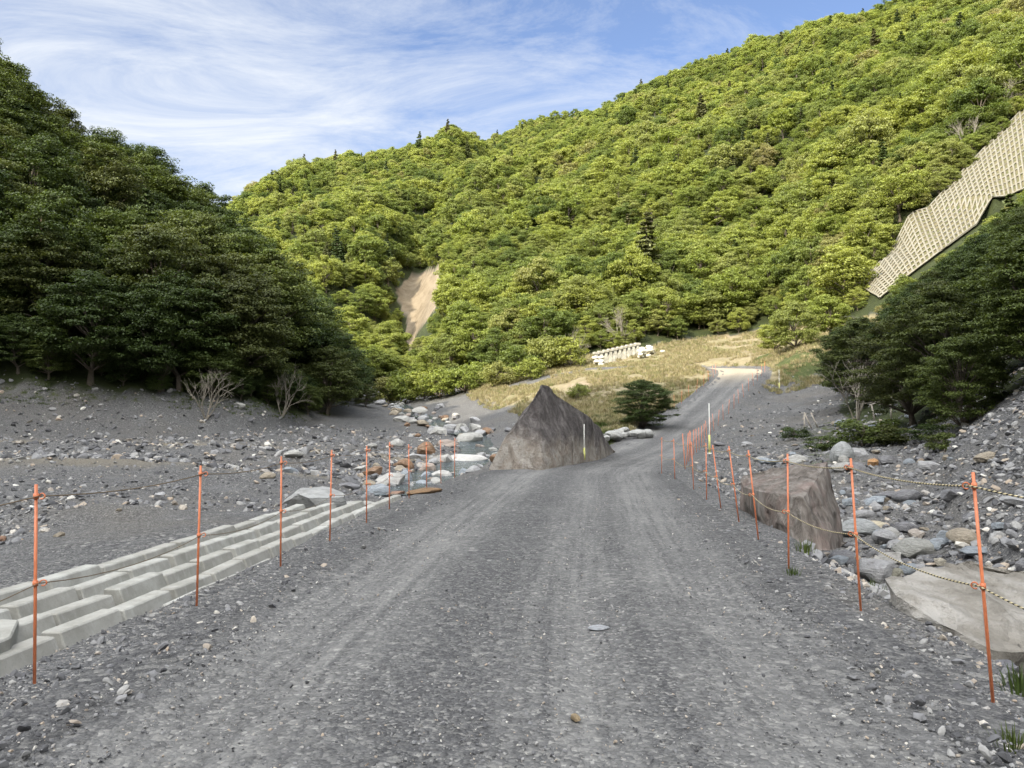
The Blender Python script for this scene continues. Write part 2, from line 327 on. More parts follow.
def road_mat():
    m, t, p, out = newmat('road_gravel'); P = wpos(t)
    cols, hs = chips(t, P)
    uv = N(t, 'ShaderNodeUVMap'); s = N(t, 'ShaderNodeSeparateXYZ'); LK(t, uv.outputs[0], s.inputs[0])
    lat = s.outputs[0]
    wob = noise(t, mapping(t, uv.outputs[0], (.0, .05, 0)), 1., 3, .5)
    wob2 = noise(t, mapping(t, uv.outputs[0], (.6, .35, 0)), 1., 4, .6)
    l2 = mth(t, 'ADD', lat, mth(t, 'ADD', mth(t, 'MULTIPLY', mth(t, 'SUBTRACT', wob, .5), .5), mth(t, 'MULTIPLY', mth(t, 'SUBTRACT', wob2, .5), .22)))
    tr = ramp(t, mth(t, 'MULTIPLY', mth(t, 'ADD', l2, 3.), 1 / 6.), [(.0, .0), (.10, .05), (.20, .75), (.30, .9), (.38, .2), (.46, .12), (.53, .55), (.58, .75), (.65, .25), (.72, .85), (.82, .7), (.90, .1), (1., 0)])
    # fine tread stripes along the travel direction
    st = noise(t, mapping(t, uv.outputs[0], (9., .25, 0)), 1., 3, .6)
    tr2 = mth(t, 'MULTIPLY', tr, ramp(t, noise(t, P, 1.1, 5, .65), [(.25, .5), (.5, 1)]))
    tr2 = mth(t, 'MULTIPLY', tr2, ramp(t, st, [(.32, .25), (.58, 1.)]))
    loose = mix(t, ramp(t, noise(t, P, .7, 4), [(.45, .15), (.6, .75)]), cols[1], cols[0]); loose = mix(t, .25, loose, cols[2])
    loose = mix(t, 1., loose, (.84, .84, .85), 'MULTIPLY'); comp = mix(t, .5, cols[1], (.37, .365, .35)); comp = mix(t, .18, comp, cols[0])
    c = mix(t, mth(t, 'MULTIPLY', tr2, 1.0, True), loose, comp)
    c = mix(t, ramp(t, noise(t, P, .35, 5, .6), [(.35, .5), (.6, 0)]), c, mix(t, 1., c, (.62, .62, .64), 'MULTIPLY'))
    c = mix(t, ramp(t, noise(t, mapping(t, P, loc=(4, 4, 4)), 2.3, 5, .7), [(.62, 0), (.74, .45)]), c, (.34, .335, .32))
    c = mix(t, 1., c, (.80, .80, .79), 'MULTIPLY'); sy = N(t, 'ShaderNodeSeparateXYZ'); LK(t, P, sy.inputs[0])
    far_ = ramp(t, mth(t, 'MULTIPLY', mth(t, 'ADD', sy.outputs[1], mth(t, 'MULTIPLY', noise(t, P, .3, 4), 6.)), .01), [(.74, 0), (.82, .8)])  # far road turned tan, with the bend's warm sunlight painted into the colour
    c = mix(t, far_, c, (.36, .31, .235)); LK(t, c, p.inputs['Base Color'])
    k = mth(t, 'SUBTRACT', 1.0, mth(t, 'MULTIPLY', tr2, .6))
    h = mth(t, 'ADD', mth(t, 'MULTIPLY', mth(t, 'SUBTRACT', mth(t, 'MULTIPLY', hs[0][1], .5), hs[0][0]), .5), mth(t, 'MULTIPLY', mth(t, 'SUBTRACT', mth(t, 'MULTIPLY', hs[1][1], .6), hs[1][0]), .55))
    h = mth(t, 'MULTIPLY', h, k); h = mth(t, 'ADD', h, mth(t, 'MULTIPLY', noise(t, P, 2.5, 5, .6), .8))
    bump(t, p, h, .028); p.inputs['Roughness'].default_value = .88
    return m
def rock_mat(name, kind='grey'):
    m, t, p, out = newmat(name); tc_ = N(t, 'ShaderNodeTexCoord'); O = tc_.outputs['Object']; oi = N(t, 'ShaderNodeObjectInfo')
    off = N(t, 'ShaderNodeVectorMath', operation='ADD'); LK(t, O, off.inputs[0])
    cm = N(t, 'ShaderNodeCombineXYZ'); LK(t, mth(t, 'MULTIPLY', oi.outputs['Random'], 40.), cm.inputs[0]); LK(t, cm.outputs[0], off.inputs[1]); V = off.outputs[0]
    base = oi.outputs['Color']
    n1 = noise(t, V, 2.2, 8, .65, .4); n2 = noise(t, mapping(t, V, (1, 1, 4), (.4, .3, .2)), 2.5, 6, .6, .6); n3 = noise(t, V, 9, 6, .7)
    c = mix(t, ramp(t, n1, [(.3, .75), (.55, 0.)]), base, mix(t, 1., base, (.5, .48, .47), 'MULTIPLY'))
    c = mix(t, ramp(t, n2, [(.52, 0), (.68, .5)]), c, mix(t, .4, base, (.62, .6, .56)))
    c = mix(t, ramp(t, n3, [(.58, 0), (.72, .5)]), c, mix(t, 1., base, (.42, .41, .42), 'MULTIPLY'))
    LK(t, c, p.inputs['Base Color'])
    h = mth(t, 'ADD', n1, mth(t, 'ADD', mth(t, 'MULTIPLY', n3, .3), mth(t, 'MULTIPLY', n2, .6))); bump(t, p, h, .12, .8)
    p.inputs['Roughness'].default_value = .8
    return m
def leaf_mat(name, stops, trans=.3, tint=(.5, .7, .12), fr=.55):
    m, t, p, out = newmat(name); oi = N(t, 'ShaderNodeObjectInfo'); P = wpos(t)
    r = mth(t, 'ADD', mth(t, 'MULTIPLY', oi.outputs['Random'], .72), mth(t, 'MULTIPLY', noise(t, P, .03, 4), .42))
    c = ramp(t, r, stops)
    tcO = N(t, 'ShaderNodeTexCoord').outputs['Object']
    nn = noise(t, tcO, 1.3, 3, .6)
    c = mix(t, 1., c, ramp(t, nn, [(.25, .62), (.75, 1.3)]), 'MULTIPLY')
    g = N(t, 'ShaderNodeNewGeometry')
    c = mix(t, 1., c, ramp(t, g.outputs['Random Per Island'], [(0, .62), (1, 1.35)]), 'MULTIPLY')
    LK(t, c, p.inputs['Base Color']); p.inputs['Roughness'].default_value = fr; p.inputs['Specular IOR Level'].default_value = .35
    tr = N(t, 'ShaderNodeBsdfTranslucent'); LK(t, mix(t, 1., c, (1.25, 1.2, .6), 'MULTIPLY'), tr.inputs[0])
    ms = N(t, 'ShaderNodeMixShader', ins={0: trans}); LK(t, p.outputs[0], ms.inputs[1]); LK(t, tr.outputs[0], ms.inputs[2]); LK(t, ms.outputs[0], out.inputs[0])
    return m
def simple(name, col, rough=.7, nscale=8., amt=.25, bmp=.0, spec=.3):
    m, t, p, out = newmat(name); O = N(t, 'ShaderNodeTexCoord').outputs['Object']
    n = noise(t, O, nscale, 5, .6)
    c = mix(t, ramp(t, n, [(.35, amt), (.65, 0)]), col, tuple(x * .5 for x in col))
    LK(t, c, p.inputs['Base Color']); p.inputs['Roughness'].default_value = rough; p.inputs['Specular IOR Level'].default_value = spec
    if bmp: bump(t, p, noise(t, O, nscale * 3, 5, .6), bmp)
    return m
def concrete_mat(name='concrete', col=(.40, .40, .375)):
    m, t, p, out = newmat(name); P = wpos(t); oi = N(t, 'ShaderNodeObjectInfo')
    c = mix(t, mth(t, 'MULTIPLY', oi.outputs['Random'], .7), col, tuple(x * .72 for x in (col[0] * 1.04, col[1], col[2] * .96)))
    c = mix(t, ramp(t, noise(t, P, 3, 6, .65), [(.4, .65), (.62, 0)]), c, (.22, .215, .19))
    c = mix(t, ramp(t, noise(t, mapping(t, P, (1, 1, .2)), 9, 4, .6), [(.55, 0), (.7, .3)]), c, (.52, .52, .5))
    c = mix(t, ramp(t, noise(t, P, 42, 3, .6), [(.3, .25), (.45, 0)]), c, (.2, .2, .19))
    LK(t, c, p.inputs['Base Color']); bump(t, p, noise(t, P, 55, 5, .7), .004); p.inputs['Roughness'].default_value = .88
    return m
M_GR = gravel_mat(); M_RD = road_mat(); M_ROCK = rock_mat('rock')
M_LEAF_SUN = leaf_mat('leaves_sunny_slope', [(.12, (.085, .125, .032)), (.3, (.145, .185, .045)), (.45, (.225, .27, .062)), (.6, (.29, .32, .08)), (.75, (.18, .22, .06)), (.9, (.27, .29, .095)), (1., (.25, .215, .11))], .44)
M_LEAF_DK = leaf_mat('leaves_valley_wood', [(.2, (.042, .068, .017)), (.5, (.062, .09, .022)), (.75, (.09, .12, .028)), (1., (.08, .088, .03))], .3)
M_NEEDLE = leaf_mat('needles', [(.2, (.05, .075, .02)), (.7, (.08, .11, .028)), (1, (.12, .10, .045))], .15)
M_BARK = simple('bark', (.15, .125, .10), .9, 6, .6, .03)
M_BARKP = simple('pale_bark', (.26, .235, .19), .85, 6, .5, .02)
M_CONC = concrete_mat()
M_ORANGE = simple('orange_paint', (.66, .20, .085), .45, 22, .4, .0, .5)
M_ROPE = None

# ------------------------------------------------------------------ ground sheet
def sinh_axis(c, a, dl, lo, hi):
    i0 = math.floor(math.asinh((lo - c) / a) / dl); i1 = math.ceil(math.asinh((hi - c) / a) / dl)
    return c + a * np.sinh(np.arange(i0, i1 + 1) * dl)
gx = sinh_axis(0, 9, .0125, -520, 560); gy = sinh_axis(6, 9, .0125, -330, 700)
GX, GY = np.meshgrid(gx, gy)
GH, GP = height(GX, GY, True)
SCAR = [(401, 345), (408, 322), (399, 303), (396, 288), (412, 273), (438, 267), (441, 282), (433, 293), (437, 305), (425, 322), (416, 332), (411, 350)]
def inpoly(u, v, poly):
    r = np.zeros(np.shape(u), bool); n = len(poly)
    for i in range(n):
        x1, y1 = poly[i]; x2, y2 = poly[(i + 1) % n]
        c = ((y1 > v) != (y2 > v)) & (u < (x2 - x1) * (v - y1) / (y2 - y1 + 1e-9) + x1); r ^= c
    return r
def masks(X, Y, H, G):
    dom = np.maximum.reduce([G['M'], G['O']]) - G['V']
    mtree = (G['tm'] > 0.0) & (G['M'] > G['V'] + .2)
    ltree = (G['tl'] > 0.02) & (G['tl'] < 1.5) & (G['L'] > G['V'] + .5)
    rtree = ((G['sR'] > np.interp(Y, [0, 15, 22, 27, 36, 60], [9, 6.5, 3.2, .5, -1.5, -2.])) | ((Y > 40) & (Y < 74) & (X > (.425 + .03 * (Y > 58)) * Y + 1) & (X < 60))) & (Y > -40) & (G['e'] > 3)
    otree = (G['O'] > G['V']) | (G['L2'] > G['V'] + 1)
    return mtree, ltree, rtree, otree
mt_, lt_, rt_, ot_ = masks(GX, GY, GH, GP)
forest = (mt_ | lt_ | rt_ | ot_).astype(float)
uu, vv = pix(GX, GY, GH)
scar_m = (inpoly(uu, vv, SCAR) & (GY > 125) & (GP['tm'] > 0)).astype(float)
nz = fbm(GX, GY, .12, 3, 77) * 4
mead = sstep(60, 66, GY + nz * .6) * sstep(-5.5, -2., GX + nz * .3 + .12 * (GY - 85)) * (1 - forest)
mead = np.maximum(mead, sstep(50, 54, GY + nz * .5) * sstep(3.5, 5., GX) * (1 - forest) * (GP['sp'] < 0))
mead *= sstep(.2, 1.0, GP['e']) * sstep(5, 9, GP['Dr'])
bankr = (GP['sp'] > 0) & (GY < 74) & (GP['e'] > 0); mead = np.where(bankr & (GX < 40), mead * .0, mead)
# paths of pale fines across the left flat
ypath = 50 + .02 * GX * 1.; path = np.exp(-((GY - ypath - nz * .4) / 2.2) ** 2) * (GX < -3) + .6 * np.exp(-((GY - 36 - .1 * GX - nz * .5) / 1.8) ** 2) * (GX < -8)
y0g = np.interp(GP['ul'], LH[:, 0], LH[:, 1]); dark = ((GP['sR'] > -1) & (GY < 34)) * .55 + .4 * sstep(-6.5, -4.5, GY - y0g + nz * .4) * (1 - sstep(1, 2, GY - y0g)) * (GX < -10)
moss = .48 * np.exp(-((GY - (np.interp(GP['ul'], LH[:, 0], LH[:, 1]) + .3)) / .9) ** 2) * (GX < -8) + .45 * sstep(20, 26, GY) * (1 - sstep(40, 46, GY)) * np.exp(-((GX - (8 + (GY - 20) * .42)) / 3.) ** 2) * (GP['e'] > 1.2) * (GX > 6)
moss = np.maximum(moss, .7 * sstep(70, 75, GY) * (GX > 27) * (GX < 45) * (GP['e'] > .8) * (GY < 90))
moss = np.maximum(moss, .55 * (GP['sp'] < 0) * (GY > 46) * (GY < 62) * (GX > 4) * (GP['e'] > .3))
ny, nx = GX.shape
idx = np.arange(nx * ny).reshape(ny, nx)
Fq = np.stack([idx[:-1, :-1], idx[:-1, 1:], idx[1:, 1:], idx[1:, :-1]], -1).reshape(-1, 4)
gm = mesh_np('ground', np.stack([GX, GY, GH], -1).reshape(-1, 3), Fq, 4, True)
for nme, ar in (('meadow', mead), ('forest', forest * (1 - scar_m)), ('scar', scar_m), ('path', path), ('dark', dark), ('moss', moss)): add_attr(gm, nme, ar)
tag(link('ground', gm, M_GR), kind='structure')

# road strip
sel = RP[(RP[:, 0] > -25)]
sel = sel[:-62]
Tn = np.gradient(sel[:, :2], axis=0); Tn /= np.linalg.norm(Tn, axis=1)[:, None]
nl = 61; lt = np.linspace(-1, 1, nl)
hwv = sel[:, 3][:, None] + .15
off = lt[None] * hwv
RX = sel[:, 1][:, None] + off * Tn[:, 0][:, None]; RY = sel[:, 0][:, None] - off * Tn[:, 1][:, None]
RZ = sel[:, 2][:, None] + .012 + .0 * off + .018 * fbm(RX, RY, .9, 3, 51) + .008 * fbm(RX, RY, 4, 2, 52)
for c_, w_, dp_ in ((-1.55, .28, .03), (-.2, .2, .012), (.55, .3, .025), (1.75, .3, .025)):
    RZ = RZ - dp_ * np.exp(-((off - c_ - .25 * fbm(RY * 0 + 3, RY, .08, 2, 53)) / w_) ** 2)
RZ = RZ - .16 * sstep(.90, 1., np.abs(lt))[None]
fade_end = sstep(len(sel) - 60, len(sel) - 1, np.arange(len(sel)))[:, None]
RZ = RZ - .12 * fade_end
ix = np.arange(RX.size).reshape(RX.shape)
Fr = np.stack([ix[:-1, :-1], ix[:-1, 1:], ix[1:, 1:], ix[1:, :-1]], -1).reshape(-1, 4)
rm = mesh_np('road', np.stack([RX, RY, RZ], -1).reshape(-1, 3), Fr, 4, True)
# straighten the winding so normals point up
uvl = rm.uv_layers.new(name='UVMap')
ln = np.r_[0, np.cumsum(np.hypot(np.diff(sel[:, 0]), np.diff(sel[:, 1])))]
UV = np.stack([off, np.broadcast_to(ln[:, None], off.shape)], -1).reshape(-1, 2)
uvl.data.foreach_set('uv', UV[Fr.ravel()].astype(np.float32).ravel())
if rm.polygons[0].normal.z < 0: rm.flip_normals()
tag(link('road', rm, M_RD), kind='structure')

# river
m, t, p, out = newmat('stream_water'); P = wpos(t)
fo_ = ramp(t, noise(t, mapping(t, P, (1.6, .7, 1)), 2.2, 6, .7), [(.58, 0), (.72, .8)])
LK(t, mix(t, fo_, (.05, .065, .068), (.42, .45, .46)), p.inputs['Base Color']); p.inputs['Specular IOR Level'].default_value = .6
LK(t, mth(t, 'ADD', mth(t, 'MULTIPLY', fo_, .5), .08), p.inputs['Roughness'])
bump(t, p, noise(t, P, 5, 5, .6), .12)
rs = RIV[::2]; Tr = np.gradient(rs[:, :2], axis=0); Tr /= np.linalg.norm(Tr, axis=1)[:, None]
lw = np.linspace(-1, 1, 9); wv = (rs[:, 3] * .85 + .35 * fbm(rs[:, 0], rs[:, 1], .3, 2, 61))[:, None]
WX = rs[:, 1][:, None] + lw * wv * Tr[:, 0][:, None]; WY = rs[:, 0][:, None] - lw * wv * Tr[:, 1][:, None]
hb = height(rs[:, 1], rs[:, 0]); k_ = np.ones(9) / 9; hb = np.convolve(np.pad(hb, 4, mode='edge'), k_, 'valid') + .17
WZ = np.broadcast_to(hb[:, None], WX.shape) + .04 * fbm(WX, WY, 1.5, 2, 62)
ix = np.arange(WX.size).reshape(WX.shape)
wm = mesh_np('river', np.stack([WX, WY, WZ], -1).reshape(-1, 3), np.stack([ix[:-1, :-1], ix[:-1, 1:], ix[1:, 1:], ix[1:, :-1]], -1).reshape(-1, 4), 4, True)
if wm.polygons[0].normal.z < 0: wm.flip_normals()
tag(link('river', wm, m), kind='structure')

# ------------------------------------------------------------------ foliage and tree builders
def leaves(C, RXY, RZc, n, size, rng, up=.7, shell=.45):
    """C (k,3) clump centres; returns verts, quads"""
    k = len(C); tot = k * n
    dirs = rng.normal(size=(tot, 3)); dirs /= np.linalg.norm(dirs, axis=1)[:, None]
    dirs[:, 2] = np.abs(dirs[:, 2]) * np.where(rng.random(tot) < .78, 1, -1)
    r = rng.random(tot) ** shell
    ci = np.repeat(np.arange(k), n)
    pos = C[ci] + dirs * r[:, None] * np.stack([RXY[ci], RXY[ci], RZc[ci]], 1)
    nrm = dirs * .6 + rng.normal(size=(tot, 3)) * .5 + np.array([0, 0, up]); nrm /= np.linalg.norm(nrm, axis=1)[:, None]
    tv = np.cross(nrm, rng.normal(size=(tot, 3))); tv /= np.linalg.norm(tv, axis=1)[:, None] + 1e-9
    bv = np.cross(nrm, tv)
    s = size * (.6 + .8 * rng.random(tot))[:, None]
    a = tv * s; b = bv * s * .62
    V = np.stack([pos - a, pos - b * 1.0 + a * .1, pos + a, pos + b - a * .1], 1).reshape(-1, 3)
    return V, np.arange(tot * 4).reshape(-1, 4)
def tube_np(path, rads, sides=6):
    path = np.asarray(path, float); n = len(path); V = []; Fc = []
    for i in range(n):
        d_ = path[min(i + 1, n - 1)] - path[max(i - 1, 0)]; d_ = d_ / (np.linalg.norm(d_) + 1e-9)
        ref = np.array([1., 0, 0]) if abs(d_[0]) < .8 else np.array([0, 1., 0])
        a = np.cross(d_, ref); a /= np.linalg.norm(a); b = np.cross(d_, a)
        for j in range(sides):
            an = 2 * math.pi * j / sides; V.append(path[i] + rads[i] * (math.cos(an) * a + math.sin(an) * b))
    for i in range(n - 1):
        for j in range(sides):
            k = (j + 1) % sides; Fc.append((i * sides + j, i * sides + k, (i + 1) * sides + k, (i + 1) * sides + j))
    return np.array(V), np.array(Fc)
def merge(L):
    V = []; Fc = []; o = 0
    for v, f in L: V.append(v); Fc.append(f + o); o += len(v)
    return np.concatenate(V), np.concatenate(Fc)
def broadleaf(seed, h, R, low, nclump, nleaf, lsize, flat, cr, wood_sides=6, limbs=16, lean=0.):
    rng = np.random.default_rng(seed)
    C = []
    cz = (low + 1) / 2 * h; hz = (1 - low) / 2 * h
    nl_ = 3 + rng.integers(0, 3); la = rng.random(nl_) * 6.28
    while len(C) < nclump:
        dv = rng.normal(size=3); dv /= np.linalg.norm(dv)
        if dv[2] < -.75: continue
        rr = rng.uniform(.45, 1.0) ** .6
        az = math.atan2(dv[1], dv[0]); lob = 1 + .22 * max(math.cos(az - a_) for a_ in la) - .12 + .1 * rng.normal()
        # broad shoulders: squared profile
        prof = (1 - abs(dv[2]) ** 2.4) ** .5
        xy = R * rr * lob * prof / (math.hypot(dv[0], dv[1]) + .15)
        p_ = np.array([dv[0] * xy, dv[1] * xy, cz + dv[2] * hz * rr])
        p_[0] += lean * p_[2]
        C.append(p_)
    C = np.array(C)
    rx = cr * rng.uniform(.65, 1.3, len(C)); rz = rx * flat
    crown = leaves(C, rx, rz, nleaf, lsize, rng, up=.9 if flat < .5 else .55)
    woods = []
    tp = [np.array([0, 0, -.4])]; z = 0.; q = np.array([0., 0.])
    for i in range(1, 8):
        z = h * .8 * i / 7; q = q + rng.normal(size=2) * .018 * h; tp.append(np.array([q[0] + lean * z, q[1], z]))
    tr = [h * .021 * (1 - .8 * i / 7) + .02 for i in range(8)]; tr[0] *= 1.5
    woods.append(tube_np(tp, tr, wood_sides))
    for c in C[rng.permutation(len(C))[:limbs]]:
        i0 = int(np.clip(c[2] / h * 7 * .75, 1, 6)); b0 = tp[i0]
        mid = b0 * .5 + c * .5 + np.array([0, 0, .06 * h]) * rng.uniform(.2, 1)
        woods.append(tube_np([b0, mid, c], [tr[i0] * .55, tr[i0] * .35, .015], 4))
    return merge(woods), crown
def conifer(seed, h, R, nleaf, lsize):
    rng = np.random.default_rng(seed); C = []; rx = []
    lv = int(h / .75)
    for i in range(lv):
        f = i / lv; z = h * (.1 + .9 * f); r = R * (1 - f) ** .8
        for k in range(max(2, int(6 * (1 - f) + 2))):
            a = rng.random() * 6.28
            for q in (.45, .85):
                C.append((r * q * math.cos(a), r * q * math.sin(a), z - .25 * r * q)); rx.append(.28 * r + .25)
    C = np.array(C); rx = np.array(rx)
    crown = leaves(C, rx, rx * .32, nleaf, lsize, rng, up=.8)
    tr = tube_np([(0, 0, -.4), (0, 0, h * .5), (0, 0, h * .98)], [h * .018, h * .011, .02], 6)
    return tr, crown
PROTO = {}
def proto(key, wood, crown, leafm, barkm=M_BARK):
    wm_ = mesh_np(key + '_trunk', *wood, 4, True); wm_.materials.append(barkm)
    cm_ = mesh_np(key + '_crown', *crown, 4, False); cm_.materials.append(leafm)
    V, Fc = merge([wood, crown]); me = mesh_np(key, V, Fc, 4, False); me.materials.append(barkm); me.materials.append(leafm)
    mi = np.zeros(len(Fc), np.int32); mi[len(wood[1]):] = 1; me.polygons.foreach_set('material_index', mi)
    PROTO[key] = (wm_, cm_, me)
# unit heights noted; all are placed with scale about 1
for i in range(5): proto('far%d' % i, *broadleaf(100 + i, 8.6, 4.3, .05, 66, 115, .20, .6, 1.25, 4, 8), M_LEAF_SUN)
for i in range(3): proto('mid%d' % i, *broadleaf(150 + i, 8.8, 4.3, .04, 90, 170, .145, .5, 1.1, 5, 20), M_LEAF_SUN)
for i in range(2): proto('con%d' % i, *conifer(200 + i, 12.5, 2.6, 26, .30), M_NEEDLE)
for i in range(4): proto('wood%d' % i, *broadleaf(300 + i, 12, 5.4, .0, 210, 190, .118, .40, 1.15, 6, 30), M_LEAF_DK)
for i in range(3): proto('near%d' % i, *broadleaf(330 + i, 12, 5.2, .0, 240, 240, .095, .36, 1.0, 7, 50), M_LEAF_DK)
for i in range(2): proto('wcon%d' % i, *conifer(230 + i, 13.5, 3.0, 48, .20), M_NEEDLE)
def shrub(seed, h, R, n, nl_, ls): return broadleaf(seed, h, R, .02, n, nl_, ls, .55, .34 * R, 5, 18)
for i in range(3): proto('bush%d' % i, *shrub(400 + i, 2.6, 1.7, 36, 90, .085), M_LEAF_DK)
for i in range(2): proto('sbush%d' % i, *shrub(420 + i, 3.4, 2.3, 42, 90, .12), M_LEAF_SUN)
def make_tree(name, key, loc, s, rz, label, cat, group, sz=None):
    root = empty(name, loc, rz); root.scale = (s, s, sz or s)
    tag(root, label, cat, group)
    w_, c_, _ = PROTO[key]; link('trunk', w_, parent=root); link('crown', c_, parent=root)
    return root

# ------------------------------------------------------------------ scatter (for stuff that nobody could count)
PC = {}
def scatter(name, pts, rot, scl, ids, meshes, label=None, cat=None):
    me = bpy.data.meshes.new(name); me.vertices.add(len(pts)); me.vertices.foreach_set('co', np.asarray(pts, np.float32).ravel())
    a = me.attributes.new('rot', 'FLOAT_VECTOR', 'POINT'); a.data.foreach_set('vector', np.asarray(rot, np.float32).ravel())
    a = me.attributes.new('scl', 'FLOAT_VECTOR', 'POINT'); a.data.foreach_set('vector', np.asarray(scl, np.float32).ravel())
    a = me.attributes.new('pid', 'INT', 'POINT'); a.data.foreach_set('value', np.asarray(ids, np.int32).ravel())
    me.update(); o = link(name, me)
    c = bpy.data.collections.new(name + '_kinds')
    for i, mm in enumerate(meshes):
        q = bpy.data.objects.new('%s_kind_%02d' % (name, i), mm); c.objects.link(q)
    g = bpy.data.node_groups.new(name + '_scatter', 'GeometryNodeTree')
    g.interface.new_socket('Geometry', in_out='INPUT', socket_type='NodeSocketGeometry'); g.interface.new_socket('Geometry', in_out='OUTPUT', socket_type='NodeSocketGeometry')
    gi = g.nodes.new('NodeGroupInput'); go = g.nodes.new('NodeGroupOutput')
    ip = g.nodes.new('GeometryNodeInstanceOnPoints'); ci = g.nodes.new('GeometryNodeCollectionInfo')
    ci.inputs['Collection'].default_value = c; ci.inputs['Separate Children'].default_value = True; ci.inputs['Reset Children'].default_value = True
    def na(n_, ty):
        q = g.nodes.new('GeometryNodeInputNamedAttribute'); q.data_type = ty; q.inputs['Name'].default_value = n_; return q.outputs['Attribute']
    g.links.new(gi.outputs[0], ip.inputs['Points']); g.links.new(ci.outputs[0], ip.inputs['Instance']); ip.inputs['Pick Instance'].default_value = True
    g.links.new(na('pid', 'INT'), ip.inputs['Instance Index']); g.links.new(na('rot', 'FLOAT_VECTOR'), ip.inputs['Rotation']); g.links.new(na('scl', 'FLOAT_VECTOR'), ip.inputs['Scale'])
    g.links.new(ip.outputs[0], go.inputs[0])
    md = o.modifiers.new('scatter', 'NODES'); md.node_group = g
    tag(o, label, cat, kind='stuff'); return o

# ------------------------------------------------------------------ forests
LATT = [(862, 290), (915, 231), (968, 176), (1075, 66), (1080, 146), (981, 224), (930, 260), (884, 298)]
def jgrid(x0, x1, y0, y1, s):
    X, Y = np.meshgrid(np.arange(x0, x1, s), np.arange(y0, y1, s)); X[1::2] += s / 2
    return (X + RNG.uniform(-.42, .42, X.shape) * s).ravel(), (Y + RNG.uniform(-.42, .42, X.shape) * s).ravel()
T = []   # x,y,z,key,scale,size,region
def clear(x, y, z, top, w, poly, ylim):
    """True where a tree of height top and half width w would stand in front of a bare patch"""
    u, v = pix(x, y, z); v2 = v - F * top / y; du = F * w / y
    r = np.zeros(len(x), bool)
    for fu in (-.6, 0, .6):
        for fv in (.0, .3, .6, .9): r |= inpoly(u + du * fu, v + (v2 - v) * fv, poly)
    return r & (y < ylim)
# sunlit slope
x, y = jgrid(-330, 420, 60, 620, 4.0); z, G = height(x, y, True)
a_, b_, c_, d_ = masks(x, y, z, G)
u, v = pix(x, y, z)
k = ((a_ & (G['tm'] < 1.1)) | ((y > 495) & (u > 460) & (u < 640) & (G['t2'] < 1.1) & (G['t2'] > .2))) & ~b_ & (u > 150) & (u < 1250) & (G['e'] > 4)
small = clear(x, y, z, 7.5, 3.2, SCAR, 300) | clear(x, y, z, 7.0, 3.0, LATT, 175)
k &= ~clear(x, y, z, 3.0, 1.0, SCAR, 300) & ~clear(x, y, z, 2.6, .8, LATT, 175)
x, y, z, u, tm, small = x[k], y[k], z[k], u[k], G['tm'][k], small[k]
for i in range(len(x)):
    pc = .03 + .0 * max(0, tm[i] - .8) + (.03 if fbm(x[i:i+1], y[i:i+1], .02, 2, 95)[0] > .25 else 0)
    kind = 'con%d' % RNG.integers(2) if RNG.random() < pc else ('mid%d' % RNG.integers(3) if y[i] < 190 else 'far%d' % RNG.integers(5))
    s = float(np.clip(RNG.lognormal(-.22, .28), .4, 1.25)) * (.85 if y[i] < 135 else 1)
    if y[i] > 145: s *= .78
    if small[i]: s = RNG.uniform(.26, .38); kind = 'mid%d' % RNG.integers(3)
    T.append((x[i], y[i], z[i], kind, s, 'sun' if not (u[i] > 860 and y[i] < 100) else 'right'))
# low trees crowding round the concrete grid slope and the landslide scar, and the foot of the sunlit forest
x, y = jgrid(-50, 160, 80, 200, 2.7); z, G = height(x, y, True); a_, b_, c_, d_ = masks(x, y, z, G); u, v = pix(x, y, z)
k = a_ & ~b_ & (((u > 825) & (u < 1080) & (y < 180)) | ((u > 370) & (u < 500) & (y > 122) & (y < 200)) | ((G['tm'] < .05) & (u > 500) & (u < 830)))
k &= ~clear(x, y, z, 3.6, 1.5, SCAR, 300) & ~clear(x, y, z, 3.2, 1.3, LATT, 175)
for i in np.nonzero(k)[0]: T.append((x[i], y[i], z[i], 'mid%d' % RNG.integers(3), RNG.uniform(.28, .42), 'sun' if not (u[i] > 860 and y[i] < 100) else 'right'))
x, y = jgrid(20, 150, 62, 180, 1.7); z, G = height(x, y, True); a_, b_, c_, d_ = masks(x, y, z, G); u, v = pix(x, y, z)
k = (a_ | c_) & ~b_ & (u > 850) & (u < 1090) & (v > np.interp(u, [860, 1075], [270, 120])) & (v < np.interp(u, [860, 1075], [330, 215])) & ~clear(x, y, z, 1.3, .8, LATT, 175)
for i in np.nonzero(k)[0]: T.append((x[i], y[i], z[i], 'sbush%d' % RNG.integers(2), RNG.uniform(.3, .5), 'bush'))
# left shaded wood
x, y = jgrid(-130, -6, 30, 135, 5.0); z, G = height(x, y, True); a_, b_, c_, d_ = masks(x, y, z, G)
u, v = pix(x, y, z); k = (b_ | (G['L2'] > G['V'] + 1.5) | ((u > 270) & (u < 378) & (G['tl'] > -.12) & (G['Dr'] > 4.5) & (y > 66))) & (u > -260) & (u < 392) & (G['tl'] < 1.3)
for i in np.nonzero(k)[0]:
    edge = G['tl'][i] < .18
    kind = 'wcon%d' % RNG.integers(2) if (RNG.random() < .07 and not edge and G['tl'][i] < .6) else 'wood%d' % RNG.integers(4)
    hs_ = np.interp(u[i], [0, 230, 260, 300, 340, 365, 380], [.92, .98, 1.0, .95, .72, .42, .3])
    T.append((x[i], y[i], z[i], kind, RNG.uniform(.62, 1.05) * hs_, 'left'))
